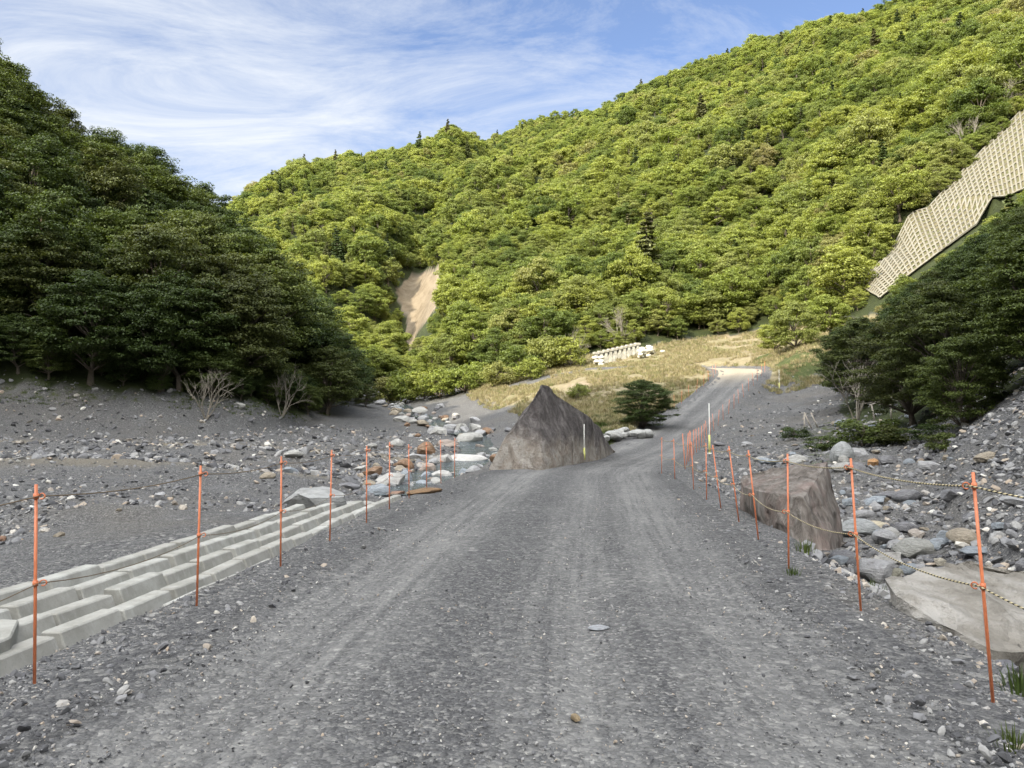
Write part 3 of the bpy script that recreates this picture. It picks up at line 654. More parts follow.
# low understorey closing the foot of the left wood
x, y = jgrid(-62, -10, 50, 128, 1.9); z, G = height(x, y, True); u, v = pix(x, y, z)
k = (G['tl'] > .015) & (G['tl'] < .14) & (u > -260) & (u < 385) & (G['L'] > G['V'])
for i in np.nonzero(k)[0]: T.append((x[i], y[i], z[i], 'wood%d' % RNG.integers(4), RNG.uniform(.16, .42), 'left'))
# right shaded wood
x, y = jgrid(8, 110, 14, 82, 3.9); z, G = height(x, y, True); a_, b_, c_, d_ = masks(x, y, z, G)
u, v = pix(x, y, z); k = c_ & (u < 1330) & (G['e'] > 3.5) & ~((y < 92) & (y > 68) & (x < 37))
k &= ~((u > 985) & (y < 22))
for i in np.nonzero(k)[0]:
    kind = 'near%d' % RNG.integers(3)
    s = RNG.uniform(.5, .85) * float(np.interp(u[i], [820, 920], [.6, 1.]))
    lim = lambda s_: np.interp(u[i] - .55 * F * 5.4 * s_ / y[i], [760, 800, 850, 884, 930, 981, 1030, 1080, 1200], [335, 318, 303, 290, 258, 222, 188, 152, 100])
    while s > .16 and pix(x[i], y[i], z[i] + 12.3 * s)[1] < lim(s): s *= .92
    if s > .16: T.append((x[i], y[i], z[i], kind, s, 'right'))
HT_ = {'f': 9.5, 'm': 9.5, 'c': 12.5, 'w': 12, 'b': 2.6}
def vis(tr):
    u = 512 + F * tr[0] / tr[1]; return -25 < u < 1049 and tr[5] != 'bush'
rank = sorted(range(len(T)), key=lambda i: -(T[i][4] * 10 / T[i][1] if vis(T[i]) else 0))
ind = set(rank[:285]); print('TREES', len(T), 'individuals', len(ind))
def describe(tr):
    u = 512 + F * tr[0] / tr[1]; con = 'con' in tr[3]; nm = 'conifer_tree' if con else 'broadleaf_tree'
    if tr[5] == 'sun':
        col_ = 'left of the landslide scar' if u < 395 else 'right of the landslide scar' if u < 500 else 'behind the pyramid rock' if u < 585 else 'above the slotted white wall' if u < 690 else 'above the road bend' if u < 830 else 'left of the concrete grid slope' if u < 930 else 'above the concrete grid slope'
        row_ = 'at the foot of' if tr[1] < 128 else 'low in' if tr[1] < 155 else 'high in'
        kd = 'dark pointed conifer' if con else ('tall' if tr[4] > .85 else 'small' if tr[4] < .55 else 'middling') + ' yellow-green tree'
        return nm, '%s %s the sunlit forest %s' % (kd, row_, col_), 'sunlit forest, %s, %s' % (row_, col_) + (', conifers' if con else ', %s trees' % kd.split()[0])
    kd = 'dark conifer' if con else ('tall' if tr[4] > .8 else 'low' if tr[4] < .5 else 'middling') + ' dark green tree'
    if tr[5] == 'left':
        col_ = 'at the far left' if u < 120 else 'above the left gravel bank' if u < 260 else 'tapering down to the stream'
        row_ = 'edge' if tr[1] < 66 else 'slope'
        return nm, '%s on the %s of the left wood, %s' % (kd, row_, col_), 'shaded left wood, %s, %s, %s' % (row_, col_, kd)
    col_ = 'behind the wooden stakes' if u < 870 else 'behind the rail fence' if u < 940 else 'at the right edge'
    return nm, '%s in the shaded right wood %s' % (kd, col_), 'shaded right wood, %s, %s' % (col_, kd)
rest = []
for i, tr in enumerate(T):
    if i in ind:
        nm, lb, gp = describe(tr)
        make_tree(nm, tr[3], (tr[0], tr[1], tr[2] - .1), tr[4], RNG.random() * 6.28, lb, 'tree', gp, tr[4] * RNG.uniform(.88, 1.1))
    else: rest.append(tr)
keys = sorted(k for k in PROTO if k[:3] in ('far', 'mid', 'con', 'woo', 'wco', 'nea', 'sbu'))
n = len(rest)
scatter('forest', [(r[0], r[1], r[2] - .1) for r in rest], np.stack([RNG.normal(size=n) * .04, RNG.normal(size=n) * .04, RNG.random(n) * 6.28], 1),
        [(r[4], r[4], r[4] * RNG.uniform(.85, 1.1)) for r in rest], [keys.index(r[3]) for r in rest], [PROTO[k][2] for k in keys],
        'yellow-green mixed forest covering the sunlit mountainside behind the meadow', 'forest')

# ------------------------------------------------------------------ single trees and shrubs
make_tree('broadleaf_tree', 'near2', (9.4, 54.5, h1(9.4, 54.5) - .5), .42, .4, 'lone bushy dark green tree on the left edge of the rising road', 'tree', None, .34)
def place(px, yy, dz=0.):
    x_ = (px - 512) / F * yy; return (x_, yy, h1(x_, yy) + dz)
for px, yy, key, s in ((795, 84, 'mid0', .62), (830, 86, 'mid1', .6), (775, 92, 'mid2', .45)):
    make_tree('broadleaf_tree', key, place(px, yy, -.2), s, px, 'bright green spreading tree on the mound beside the road bend', 'tree', 'trees on the mound by the road bend')
for px, yy, key, s in ((465, 108, 'sbush0', 1.2), (452, 112, 'sbush1', 1.2), (440, 110, 'sbush0', 1.3), (425, 113, 'sbush1', 1.3), (410, 116, 'sbush1', 1.4), (500, 100, 'sbush0', 1.0), (520, 104, 'sbush1', 1.35), (545, 106, 'sbush0', 1.4), (565, 106, 'sbush1', 1.3), (530, 99, 'sbush1', .9), (398, 120, 'sbush0', 1.5), (388, 118, 'sbush1', 1.3), (478, 113, 'sbush1', 1.1)):
    make_tree('shrub', key, place(px, yy, -.2), s, px, 'rounded yellow-green shrub on the sunlit bank behind the big rock', 'shrub', 'shrubs on the sunlit bank')
make_tree('shrub', 'sbush0', place(578, 76, -.2), .48, 1, 'small bright green shrub on dry grass just right of the big rock tip', 'shrub', None)
for px, yy, s, lb in ((793, 34, .42, 'low dark bush beside the wooden stakes at the foot of the gravel slope'), (823, 29, .42, 'small green bush on the right basin floor left of the widest scrub'),
                      (862, 29, .75, 'widest dark green scrub on the right basin floor below the rail fence'), (885, 28.5, .55, 'low dark scrub directly below the right end of the rail fence'),
                      (930, 27, .45, 'small scrub at the foot of the right gravel slope'), (945, 24, .42, 'small scrub low on the right gravel slope')):
    make_tree('shrub', 'bush%d' % (int(px) % 3), place(px, yy, -.1), s, px, lb, 'shrub', None, s * .62)
make_tree('shrub', 'near2', place(962, 25, -.5), .27, 2., 'dense dark bush hanging on the right bank below the wood', 'shrub', None, .30)

# ------------------------------------------------------------------ rocks
def rock_mesh(seed, sub=3, cuts=9, nzs=.10, sharp=.75):
    rng = np.random.default_rng(seed)
    bm = bmesh.new(); bmesh.ops.create_icosphere(bm, subdivisions=sub, radius=1.0)
    co = np.array([v.co[:] for v in bm.verts])
    for _ in range(cuts):
        nrm = rng.normal(size=3); nrm /= np.linalg.norm(nrm); dd = rng.uniform(sharp * .75, sharp * 1.15)
        s_ = co @ nrm; over = np.maximum(s_ - dd, 0); co = co - over[:, None] * nrm * .96
    ph = rng.random(12) * 6
    w = np.stack([np.sin(co[:, 1] * 3.1 + ph[0]) * np.cos(co[:, 2] * 2.7 + ph[1]), np.sin(co[:, 2] * 3.7 + ph[2]) * np.cos(co[:, 0] * 2.9 + ph[3]), np.sin(co[:, 0] * 3.3 + ph[4]) * np.cos(co[:, 1] * 3.9 + ph[5])], 1)
    w2 = np.sin(co @ rng.normal(size=(3, 3)) * 7 + ph[6:9])
    co = co + nzs * w + nzs * .35 * w2
    for v, c in zip(bm.verts, co): v.co = c
    me = bpy.data.meshes.new('boulder'); bm.to_mesh(me); bm.free(); me.materials.append(M_ROCK)
    if sub > 2:
        me.polygons.foreach_set('use_smooth', np.ones(len(me.polygons), bool))
        try: me.set_sharp_from_angle(angle=rad(28))
        except Exception: pass
    return me
ROCKS = [rock_mesh(s, 3, 14, .06, .66) for s in range(10)] + [rock_mesh(20 + s, 3, 7, .07, .85) for s in range(3)]
GREY = (.34, .34, .345, 1); PALE = (.37, .365, .345, 1); RUST = (.23, .145, .09, 1); TANC = (.33, .285, .22, 1); DK = (.19, .19, .2, 1); BLUE = (.28, .31, .34, 1); PINK = (.31, .26, .225, 1)
def boulder(x, y, s, col, label, group=None, sink=.3, rot=None, mi=None, name='boulder', z=None):
    me = ROCKS[RNG.integers(len(ROCKS)) if mi is None else mi]
    o = bpy.data.objects.new(name, me); COL.objects.link(o)
    o.scale = s; o.rotation_euler = rot or (RNG.uniform(-.3, .3), RNG.uniform(-.3, .3), RNG.random() * 6.28)
    o.location = (x, y, (h1(x, y) if z is None else z) + s[2] * (1 - 2 * sink)); o.color = col
    tag(o, label, 'boulder', group); return o
CN = {PALE: 'pale', GREY: 'grey', RUST: 'rusty brown', TANC: 'tan', DK: 'dark grey', BLUE: 'blue-grey', PINK: 'pinkish'}
# left stream boulders: (px, row, width px, height px, colour)
def put_px(px, row, wpx, hpx, col, label, group=None, zg=None, lo=20, hi=130, name='boulder', deep=.8, yaw=None):
    ys = np.linspace(lo, hi, 900); xs = (px - 512) / F * ys; zs = height(xs, ys); _, vs = pix(xs, ys, zs)
    j = int(np.argmin(np.abs(vs - row) + (np.r_[False, np.diff(vs) > 0]) * 3)); yy = ys[j]
    w = wpx / F * yy / 2; hh = hpx / F * yy / 2
    o = boulder(xs[j], yy + w * deep * .5, (w * 1.12, w * deep * 1.1, hh * 1.35), col, label, group, .40, (RNG.uniform(-.15, .15), RNG.uniform(-.15, .15), RNG.uniform(-.4, .4) if yaw is None else yaw), name=name)
    return o
SB = [(311, 509, 80, 42, (.30, .305, .30, 1), 'broad pale grey flat-topped boulder at the far end of the concrete steps'),
 (367, 489, 0, 0, None, ''),
 (374, 474, 20, 13, RUST, 'rusty round boulder left of the palest streamside boulder'),
 (390, 486, 34, 22, (.42, .41, .39, 1), 'large pale boulder behind the last fence posts, right of a rusty one'),
 (405, 468, 16, 12, RUST, 'rusty boulder just behind the large pale streamside boulder'),
 (405, 482, 14, 14, BLUE, 'blue-grey upright stone against the large pale streamside boulder'),
 (426, 453, 17, 13, RUST, 'rusty boulder farthest upstream of the brown ones'),
 (425, 472, 20, 14, PINK, 'pinkish boulder in the middle of the stream boulders'),
 (438, 478, 26, 12, (.47, .46, .44, 1), 'white flat boulder at the road edge beside the stream'),
 (445, 463, 16, 14, (.41, .40, .38, 1), 'upright whitish boulder left of the long white slab'),
 (467, 462, 40, 13, (.46, .45, .43, 1), 'long white slab of rock left of the stream water'),
 (391, 497, 32, 10, (.25, .155, .11, 1), 'low reddish boulder touching the end of the concrete steps'),
 (423, 493, 32, 6, (.27, .17, .09, 1), 'low orange-brown boulder at the last concrete block'),
 (357, 506, 34, 7, PALE, 'flat white stone lying behind the concrete steps'),
 (371, 488, 16, 13, TANC, 'tan boulder pressed against the large pale boulder'),
 (347, 487, 26, 9, DK, 'dark grey flat boulder left of the rusty ones'),
 (440, 434, 20, 11, PALE, 'whitish boulder on the far side of the stream'),
 (520-60, 430, 16, 12, PALE, 'second whitish boulder on the far side of the stream, to the right'),
 (470, 443, 26, 13, PALE, 'broad whitish boulder where the stream narrows'),
 (475, 430, 14, 10, PALE, 'small whitish boulder upstream of the big pyramid rock'),
 (447, 446, 20, 8, PINK, 'pinkish flat boulder beside the water'),
 (480, 449, 12, 7, PINK, 'small pinkish boulder in the water by the big rock'),
 (402, 422, 18, 8, PALE, 'whitish boulder by the distant bend of the stream'),
 (380, 405, 12, 9, GREY, 'grey boulder at the farthest bend of the stream'),
 (395, 412, 14, 8, TANC, 'tan boulder near the farthest bend of the stream'),
 (420, 414, 16, 8, PALE, 'pale boulder right of the farthest bend of the stream'),
 (372, 448, 12, 8, PALE, 'lone white boulder on the gravel bar left of the stream'),
 (397, 446, 13, 8, PALE, 'lone whitish boulder on the gravel bar, nearer the stream'),
 (414, 459, 24, 10, GREY, 'grey boulder left of the farthest brown one'),
 (293, 457, 18, 7, PALE, 'small pale boulder on the left gravel flat'), (315, 452, 14, 5, TANC, 'tan stick-shaped stone on the left gravel flat'),
 (268, 478, 16, 7, TANC, 'tan stone at the left tip of the broad flat boulder'), (233, 468, 16, 6, PALE, 'pale flat stone on the left gravel flat'),
 (238, 408, 15, 8, PALE, 'pale stone high on the left bank under the trees'), (160, 498, 13, 8, (.45, .45, .46, 1), 'light grey angular stone on the left flat between two posts'),
 (62, 535, 13, 9, TANC, 'tan stone at the edge of the smooth track on the far left'), (4, 540, 14, 8, (.3, .18, .12, 1), 'reddish stone at the far left edge'),
 (210, 466, 12, 6, RUST, 'rusty stone behind the second left fence post'), (120, 510, 7, 4, TANC, 'small tan pebble stone by the smooth track')]
for px, row, w, h, col, lb in SB:
    if w: put_px(px, row, w, h, col, lb, lo=14)
# more boulders of the stream, not told apart
cnt = 0
for _ in range(170):
    j = RNG.integers(0, len(RIV)); yy, xx = RIV[j, 0], RIV[j, 1]
    if yy < 30 and RNG.random() < .5: continue
    off_ = RNG.normal() * (2.3 if yy > 45 else 2.6)
    xx += off_; yy += RNG.normal() * .6; s = RNG.lognormal(-1.3, .45) * (1 if yy < 60 else 1.25); s = min(s, .85)
    ck = [PALE, GREY, GREY, BLUE, PINK, TANC, PALE, DK, RUST][RNG.integers(9)]
    boulder(xx, yy, (s * RNG.uniform(.9, 1.4), s * RNG.uniform(.8, 1.1), s * RNG.uniform(.55, .85)), ck, CN[ck] + ' boulder strewn along the left mountain stream', CN[ck] + ' boulders along the stream', .3); cnt += 1
# right basin boulders
RB = [(843, 459, 22, 20, (.30, .31, .31, 1), 'angular grey boulder at the head of the right boulder pile'), (843, 462, 10, 8, PALE, 'small white stone in the right boulder pile head'),
 (872, 466, 14, 9, (.45, .26, .12, 1), 'orange boulder at the head of the right creek'), (890, 463, 22, 12, DK, 'dark boulder right of the orange one'),
 (854, 456, 26, 14, GREY, 'grey slanting boulder above the orange one'), (920, 461, 14, 8, DK, 'dark boulder at the foot of the right slope'),
 (876, 503, 24, 12, BLUE, 'blue-grey rounded boulder in the middle of the right creek'), (888, 498, 26, 9, DK, 'dark flat boulder behind the blue-grey one'),
 (873, 527, 22, 13, (.52, .46, .34, 1), 'cream boulder in the right creek between the first two posts'), (908, 531, 26, 13, DK, 'black-grey block right of the cream boulder'),
 (916, 537, 22, 10, (.36, .32, .28, 1), 'brownish flat boulder under the black-grey block'), (936, 547, 24, 14, BLUE, 'slate coloured rounded boulder in the right creek'),
 (1000, 527, 18, 9, BLUE, 'small light blue-grey stone on the right slope near the edge of view'), (860, 535, 40, 18, (.28, .29, .29, 1), 'large grey slab boulder behind the second right post'),
 (912, 556, 44, 22, (.27, .27, .25, 1), 'large brown-grey boulder above the flat slab'), (888, 562, 34, 16, (.36, .35, .33, 1), 'pale grey boulder left of the brown-grey one'),
 (938, 563, 14, 10, (.48, .44, .36, 1), 'cream stone at the top edge of the flat slab'), (893, 575, 14, 12, (.30, .29, .23, 1), 'greenish round stone at the left tip of the flat slab'),
 (907, 572, 20, 10, BLUE, 'dark blue-grey round stone beside the greenish one'), (868, 569, 34, 14, (.26, .26, .25, 1), 'grey boulder behind the weeds by the second right post'),
 (845, 560, 30, 12, DK, 'dark boulder left of the weeds by the second right post'), (1003, 668, 30, 14, (.22, .22, .24, 1), 'slate stone at the right edge beyond the nearest post'),
 (965, 648, 18, 8, (.45, .40, .33, 1), 'tan stone under the front edge of the flat slab'), (955, 634, 26, 10, (.25, .24, .22, 1), 'brown stone under the front edge of the flat slab')]
for px, row, w, h, col, lb in RB: put_px(px, row, w, h, col, lb, lo=5.2, hi=45)
for _ in range(240):
    yy = 5.5 + 34 * RNG.random() ** 1.5; cx = np.interp(yy, [5, 8, 12, 16, 22, 28, 38], [4.6, 5.3, 6.2, 7.6, 9.8, 12.2, 16.5]); xx = cx + RNG.normal() * (.55 + .06 * yy)
    D_, _s, I_ = near_poly(np.array([xx]), np.array([yy]), RP); e_ = float(D_[0] - RP[I_[0], 3])
    if e_ < 1.0: continue
    s = min(RNG.lognormal(-2.05, .5), .42)
    ck = [GREY, GREY, DK, BLUE, PALE, GREY, TANC][RNG.integers(7)]
    boulder(xx, yy, (s * RNG.uniform(.9, 1.5), s * RNG.uniform(.8, 1.1), s * RNG.uniform(.5, .8)), ck, CN[ck] + ' stone in the dry creek bed right of the road', CN[ck] + ' stones of the right creek bed', .3, name='stone')
# pale riprap blocks at the foot of the road bank behind the big rock
for i in range(16):
    px = 612 + (i % 8) * 5.5 + RNG.uniform(-2, 2); yy = 47 + (i // 8) * 1.6 + RNG.uniform(-.4, .4) + (i % 8) * .25
    x_, y_, z_ = place(px, yy); s = RNG.uniform(.28, .45)
    boulder(x_ - .3, y_, (s * 1.3, s, s * .8), (.36, .36, .345, 1), 'white broken riprap block at the road bank behind the big rock', 'white riprap blocks', .2, z=z_ + .1)

def hull_rock(name, pts, mat, seed, sub=.35, amp=.12, fine=.04, col=None):
    """solid rock from its corner points, faces cut into facets"""
    bm = bmesh.new()
    for p_ in pts: bm.verts.new(p_)
    bmesh.ops.convex_hull(bm, input=bm.verts)
    bmesh.ops.delete(bm, geom=[v for v in bm.verts if not v.link_faces], context='VERTS')
    for _ in range(6):
        ed = [e for e in bm.edges if e.calc_length() > sub]
        if not ed: break
        bmesh.ops.subdivide_edges(bm, edges=ed, cuts=1, use_grid_fill=False); bmesh.ops.triangulate(bm, faces=bm.faces)
    bm.normal_update(); co = np.array([v.co[:] for v in bm.verts]); no = np.array([v.normal[:] for v in bm.verts])
    def n3(c, s, sd): return fbm(c[:, 0] + c[:, 2] * .7, c[:, 1] - c[:, 2] * .6, s, 3, sd) * .6 + fbm(c[:, 2] * 1.1 + c[:, 1] * .2, c[:, 0] * .9, s, 3, sd + 5) * .6
    L_ = max(np.ptp(co, axis=0)); s = 2.2 / L_
    rid = 1 - 2 * np.abs(n3(co, s * 1.6, seed))
    led = n3(co, s * 2.2, seed + 7) * 2.6; led = (np.floor(led) + sstep(.75, 1, led - np.floor(led))) / 2.6
    dsp = amp * n3(co, s, seed + 1) + amp * .9 * led + amp * .7 * (rid - .6) + fine * n3(co, s * 6, seed + 2) + fine * .5 * n3(co, s * 16, seed + 3)
    co = co + no * dsp[:, None]
    for v, c in zip(bm.verts, co): v.co = c
    me = bpy.data.meshes.new(name); bm.to_mesh(me); bm.free()
    me.polygons.foreach_set('use_smooth', np.ones(len(me.polygons), bool))
    try: me.set_sharp_from_angle(angle=rad(22))
    except Exception: pass
    o = link(name, me, mat)
    if col: o.color = col
    return o
# the big pyramid rock
m, t, p, out = newmat('big_rock'); P = wpos(t); s3 = N(t, 'ShaderNodeSeparateXYZ'); LK(t, P, s3.inputs[0])
n1 = noise(t, P, .55, 6, .6, .5); n2 = noise(t, mapping(t, P, (2.2, 1.9, 1.0), (.3, -.45, .2)), 1.3, 10, .74, .5); n3_ = noise(t, P, 6, 6, .7)
lowc = ramp(t, n2, [(.3, (.19, .155, .125)), (.45, (.36, .31, .26)), (.55, (.46, .42, .37)), (.7, (.58, .54, .49))])
hic = ramp(t, n2, [(.3, (.06, .05, .048)), (.48, (.14, .125, .12)), (.62, (.27, .245, .235)), (.75, (.36, .33, .31))])
hz_ = mth(t, 'ADD', s3.outputs[2], mth(t, 'MULTIPLY', mth(t, 'SUBTRACT', n1, .5), 2.6)); hz_ = mth(t, 'ADD', hz_, mth(t, 'MULTIPLY', s3.outputs[0], .18))
f_ = ramp(t, mth(t, 'MULTIPLY', mth(t, 'ADD', hz_, 1.), .25), [(.46, 0), (.62, 1)])
c = mix(t, f_, lowc, hic); c = mix(t, ramp(t, n3_, [(.55, 0), (.7, .5)]), c, mix(t, 1., c, (.4, .38, .38), 'MULTIPLY'))
c = mix(t, ramp(t, noise(t, mapping(t, P, loc=(4, 1, 2)), 1.3, 5, .7), [(.6, 0), (.72, .5)]), c, (.07, .04, .04))
LK(t, c, p.inputs['Base Color']); bump(t, p, mth(t, 'ADD', n2, mth(t, 'MULTIPLY', n3_, .7)), .45)
BR = [(-.95, 24.2, -1.4), (-.75, 24.6, .1), (.3, 23.8, -1.4), (1.0, 24.6, -.6), (-.75, 27, -1.5), (.35, 26.8, 1.9), (1.05, 27.2, 2.95), (1.3, 27.5, 2.9), (3.0, 30.0, 1.75), (4.0, 33.5, .85),
      (1.0, 31, 1.7), (3.5, 37.5, -.9), (5.0, 37.2, .15), (4.1, 33.0, -.3), (2.7, 29.0, -.4), (.2, 31.5, -1.5), (-.25, 25.6, 1.0)]
bo = hull_rock('big_rock', BR, m, 5, .22, .17, .06)
tag(bo, 'huge dark-topped pyramid rock at the left edge of the gravel road', 'rock')
# tilted dark boulder and flat slabs right of the road
m2, t, p, out = newmat('slate_rock'); O = wpos(t)
n2 = noise(t, mapping(t, O, (7, 3, .9), (.0, .35, .3)), 1.2, 6, .6, .5); n4 = noise(t, O, 2, 5, .6)
c = ramp(t, n2, [(.3, (.07, .058, .05)), (.5, (.145, .127, .112)), (.7, (.25, .23, .21))]); c = mix(t, ramp(t, n4, [(.5, 0), (.7, .55)]), c, (.26, .19, .17))
LK(t, c, p.inputs['Base Color']); bump(t, p, n2, .15)
def px3(px, row, yy): return ((px - 512) / F * yy, yy, CAMZ + (420 - row) / F * yy)
A = [px3(742, 474, 14.5), px3(770, 467, 14.0), px3(826, 462, 12.6), px3(836, 490, 12.8), px3(846, 545, 12.6), px3(828, 550, 10.9), px3(797, 549, 10.9), px3(801, 499, 11.3),
     px3(762, 492, 12.4), px3(764, 530, 12.2), px3(738, 486, 13.8), px3(738, 515, 14.0), px3(800, 540, 13.5)]
tag(hull_rock('boulder', A, m2, 9, .08, .09, .03), 'leaning brown boulder with a dark striped end face, right of the fence', 'boulder')
m3, t, p, out = newmat('pale_slab'); O = wpos(t)
n2 = noise(t, mapping(t, O, (1, 1, 2), (.3, .2, .5)), 1.3, 7, .65, .8); n4 = noise(t, O, 7, 6, .7); n5 = voro(t, mapping(t, O, (1, 1.3, 1), (0, 0, .6)), .9, 'DISTANCE_TO_EDGE').outputs['Distance']
c = ramp(t, n2, [(.3, (.10, .088, .072)), (.48, (.21, .195, .17)), (.65, (.34, .325, .30))]); c = mix(t, ramp(t, n4, [(.55, 0), (.72, .5)]), c, (.2, .18, .15)); 
LK(t, c, p.inputs['Base Color'])
bump(t, p, mth(t, 'ADD', mth(t, 'ADD', n2, mth(t, 'MULTIPLY', n4, .4)), 0.0), .12)
S = [px3(886, 582, 6.9), px3(935, 573, 7.2), px3(965, 556, 7.9), px3(1075, 572, 7.7), px3(1085, 650, 5.9), px3(985, 648, 5.75), px3(930, 618, 6.1), px3(893, 595, 6.6)]
cx_ = sum(p_[0] for p_ in S) / len(S); cy_ = sum(p_[1] for p_ in S) / len(S)
S += [(cx_ + (a_ - cx_) * 1.12, cy_ + (b_ - cy_) * 1.1, -1.5) for a_, b_, c_ in S]
tag(hull_rock('boulder', S, m3, 14, .06, .12, .03), 'very large flat tan-grey slab behind the nearest right fence post', 'boulder')
# stones set in the road
boulder(.66, 5.98, (.085, .045, .02), (.6, .62, .66, 1), 'flat whitish stone set in the right wheel track', sink=.25, rot=(0, 0, .1), name='stone', z=.0)
boulder(.335, 4.20, (.03, .05, .025), (.55, .42, .26, 1), 'tan stone in the middle of the road nearest the camera', sink=.3, rot=(0, 0, .2), name='stone', z=.0)

# ------------------------------------------------------------------ concrete stepped blocks
LF = np.array([(-2.95, 3), (-2.89, 4.74), (-2.71, 6.7), (-2.53, 8.5), (-2.41, 10.27), (-2.27, 12.1), (-2.2, 13.9), (-2.1, 15.8), (-1.95, 17.7), (-1.8, 19.6), (-1.6, 21.5)])
def fx(y): return float(np.interp(y, LF[:, 1], LF[:, 0]))
def block_mesh(L, w=.125, taper=.03):
    prof = [(-.10, -.62), (-.10, -.22), (0.0, -.22), (.09, 0), (.13 + w, 0), (.15 + w, -.62)]   # lateral (away from the road), height
    bm = bmesh.new(); ends = []
    for yy, ins in ((-L / 2, 1), (L / 2, 1)):
        ends.append([bm.verts.new((-l, yy, z)) for l, z in prof])
    n_ = len(prof)
    for i in range(n_): bm.faces.new((ends[0][i], ends[0][(i + 1) % n_], ends[1][(i + 1) % n_], ends[1][i]))
    bm.faces.new(ends[0][::-1]); bm.faces.new(ends[1])
    bmesh.ops.recalc_face_normals(bm, faces=bm.faces)
    bmesh.ops.bevel(bm, geom=[e for e in bm.edges], offset=.012, segments=1, affect='EDGES')
    me = bpy.data.meshes.new('concrete_block'); bm.to_mesh(me); bm.free(); me.materials.append(M_CONC); return me
BM_ = block_mesh(.775)
ROWS = [(0, .32, -.13, 3.0, 20.5), (1, .69, -.09, 3.3, 18.5), (2, 1.06, -.05, 5.2, 16.6), (3, 1.43, -.01, 4.9, 15.6), (4, 1.80, .03, 3.0, 14.6)]
WHICH = ['row nearest the road', 'second row from the road', 'third row from the road', 'fourth row from the road', 'outermost row from the road']
for r, lo_, zt, ya, yb in ROWS:
    y_ = ya + .31 * r
    while y_ < yb:
        x_ = fx(y_) - lo_; x2 = fx(y_ + 1) - lo_
        o = bpy.data.objects.new('concrete_block', BM_); COL.objects.link(o)
        o.location = (x_ + RNG.uniform(-.015, .015), y_ + .42, zt - .012 * max(0, y_ - 8) + RNG.uniform(-.022, .022)); o.rotation_euler = (RNG.uniform(-.02, .02), RNG.uniform(-.012, .012), -math.atan2(x2 - x_, 1.) + RNG.uniform(-.012, .012))
        tag(o, 'grey concrete block of the stepped bank, in the ' + WHICH[r], 'concrete block', 'concrete blocks in the ' + WHICH[r])
        y_ += .84
def slab(name, poly, zt, th, label):
    bm = bmesh.new(); vs = [bm.verts.new((a_, b_, zt)) for a_, b_ in poly]; f = bm.faces.new(vs)
    if f.normal.z < 0: f.normal_flip()
    r_ = bmesh.ops.extrude_face_region(bm, geom=[f]); 
    for v_ in r_['geom']:
        if isinstance(v_, bmesh.types.BMVert): v_.co.z -= th
    bmesh.ops.recalc_face_normals(bm, faces=bm.faces); bmesh.ops.bevel(bm, geom=list(bm.edges), offset=.012, segments=1, affect='EDGES')
    me = bpy.data.meshes.new(name); bm.to_mesh(me); bm.free(); return tag(link(name, me, M_CONC), label, 'concrete slab')
slab('concrete_slab', [(-3.78, 3.2), (-3.70, 5.2), (-3.69, 5.75), (-3.95, 6.25), (-4.42, 6.3), (-4.6, 3.2)], .005, .5, 'wide flat concrete slab at the near end of the steps, bottom left')
slab('concrete_slab', [(-2.96, 4.95), (-2.93, 5.3), (-3.16, 5.42), (-3.24, 5.0)], -.07, .5, 'small tan concrete wedge at the corner of the wide slab')

# ------------------------------------------------------------------ barrier posts and ropes
def cyl_mesh(name, p0, p1, r, mat, sides=10):
    v, f = tube_np([p0, p1], [r, r], sides); bm = bmesh.new(); vs = [bm.verts.new(c) for c in v]
    for q in f: bm.faces.new([vs[i] for i in q])
    bm.faces.new(vs[:sides][::-1]); bm.faces.new(vs[sides:]); bmesh.ops.recalc_face_normals(bm, faces=bm.faces)
    me = bpy.data.meshes.new(name); bm.to_mesh(me); bm.free(); me.materials.append(mat)
    me.polygons.foreach_set('use_smooth', [len(p_.vertices) == 4 for p_ in me.polygons]); return me
HP = 1.30
rod_me = cyl_mesh('rod', (0, 0, -.25), (0, 0, HP), .0095, M_ORANGE)
# pigtail hook: stub then ring
def hook_mesh():
    pts = [np.array([0, 0, 0.]), np.array([-.03, 0, .0])]
    for k in range(11):
        a = math.pi * 2 * k / 12; pts.append(np.array([-.055 + .025 * math.cos(a), .008 * k / 11, .025 * math.sin(a)]))
    v, f = tube_np(pts, [.006] * len(pts), 6); me = mesh_np('hook', v, f, 4, True); me.materials.append(M_ORANGE); return me
hook_me = hook_mesh()
collar_me = cyl_mesh('hook_clamp', (0, 0, -.018), (0, 0, .018), .016, M_ORANGE)
def post(x, y, H, lean_x, lean_y, side, label, group=None):
    z = h1(x, y); r = empty('barrier_post', (x, y, z)); r.rotation_euler = (rad(lean_y), rad(lean_x), 0); r.scale = (1, 1, H / HP)
    tag(r, label, 'barrier post', group); link('rod', rod_me, parent=r)
    for hz_ in (.94, .50):
        c = link('hook_clamp', collar_me, parent=r); c.location = (0, 0, HP * hz_)
        h = link('hook', hook_me, parent=r); h.location = (0, 0, HP * hz_); h.scale = (.75,) * 3; h.rotation_euler = (0, 0, RNG.uniform(-.8, .8) + (math.pi if side < 0 else 0))
    R = Matrix.Rotation(rad(lean_x), 3, 'Y') @ Matrix.Rotation(0, 3, 'X')
    rot = r.rotation_euler.to_matrix()
    return [Vector((x, y, z)) + rot @ Vector((-.02 * side, 0, H * .94)), Vector((x, y, z)) + rot @ Vector((-.02 * side, 0, H * .50))]
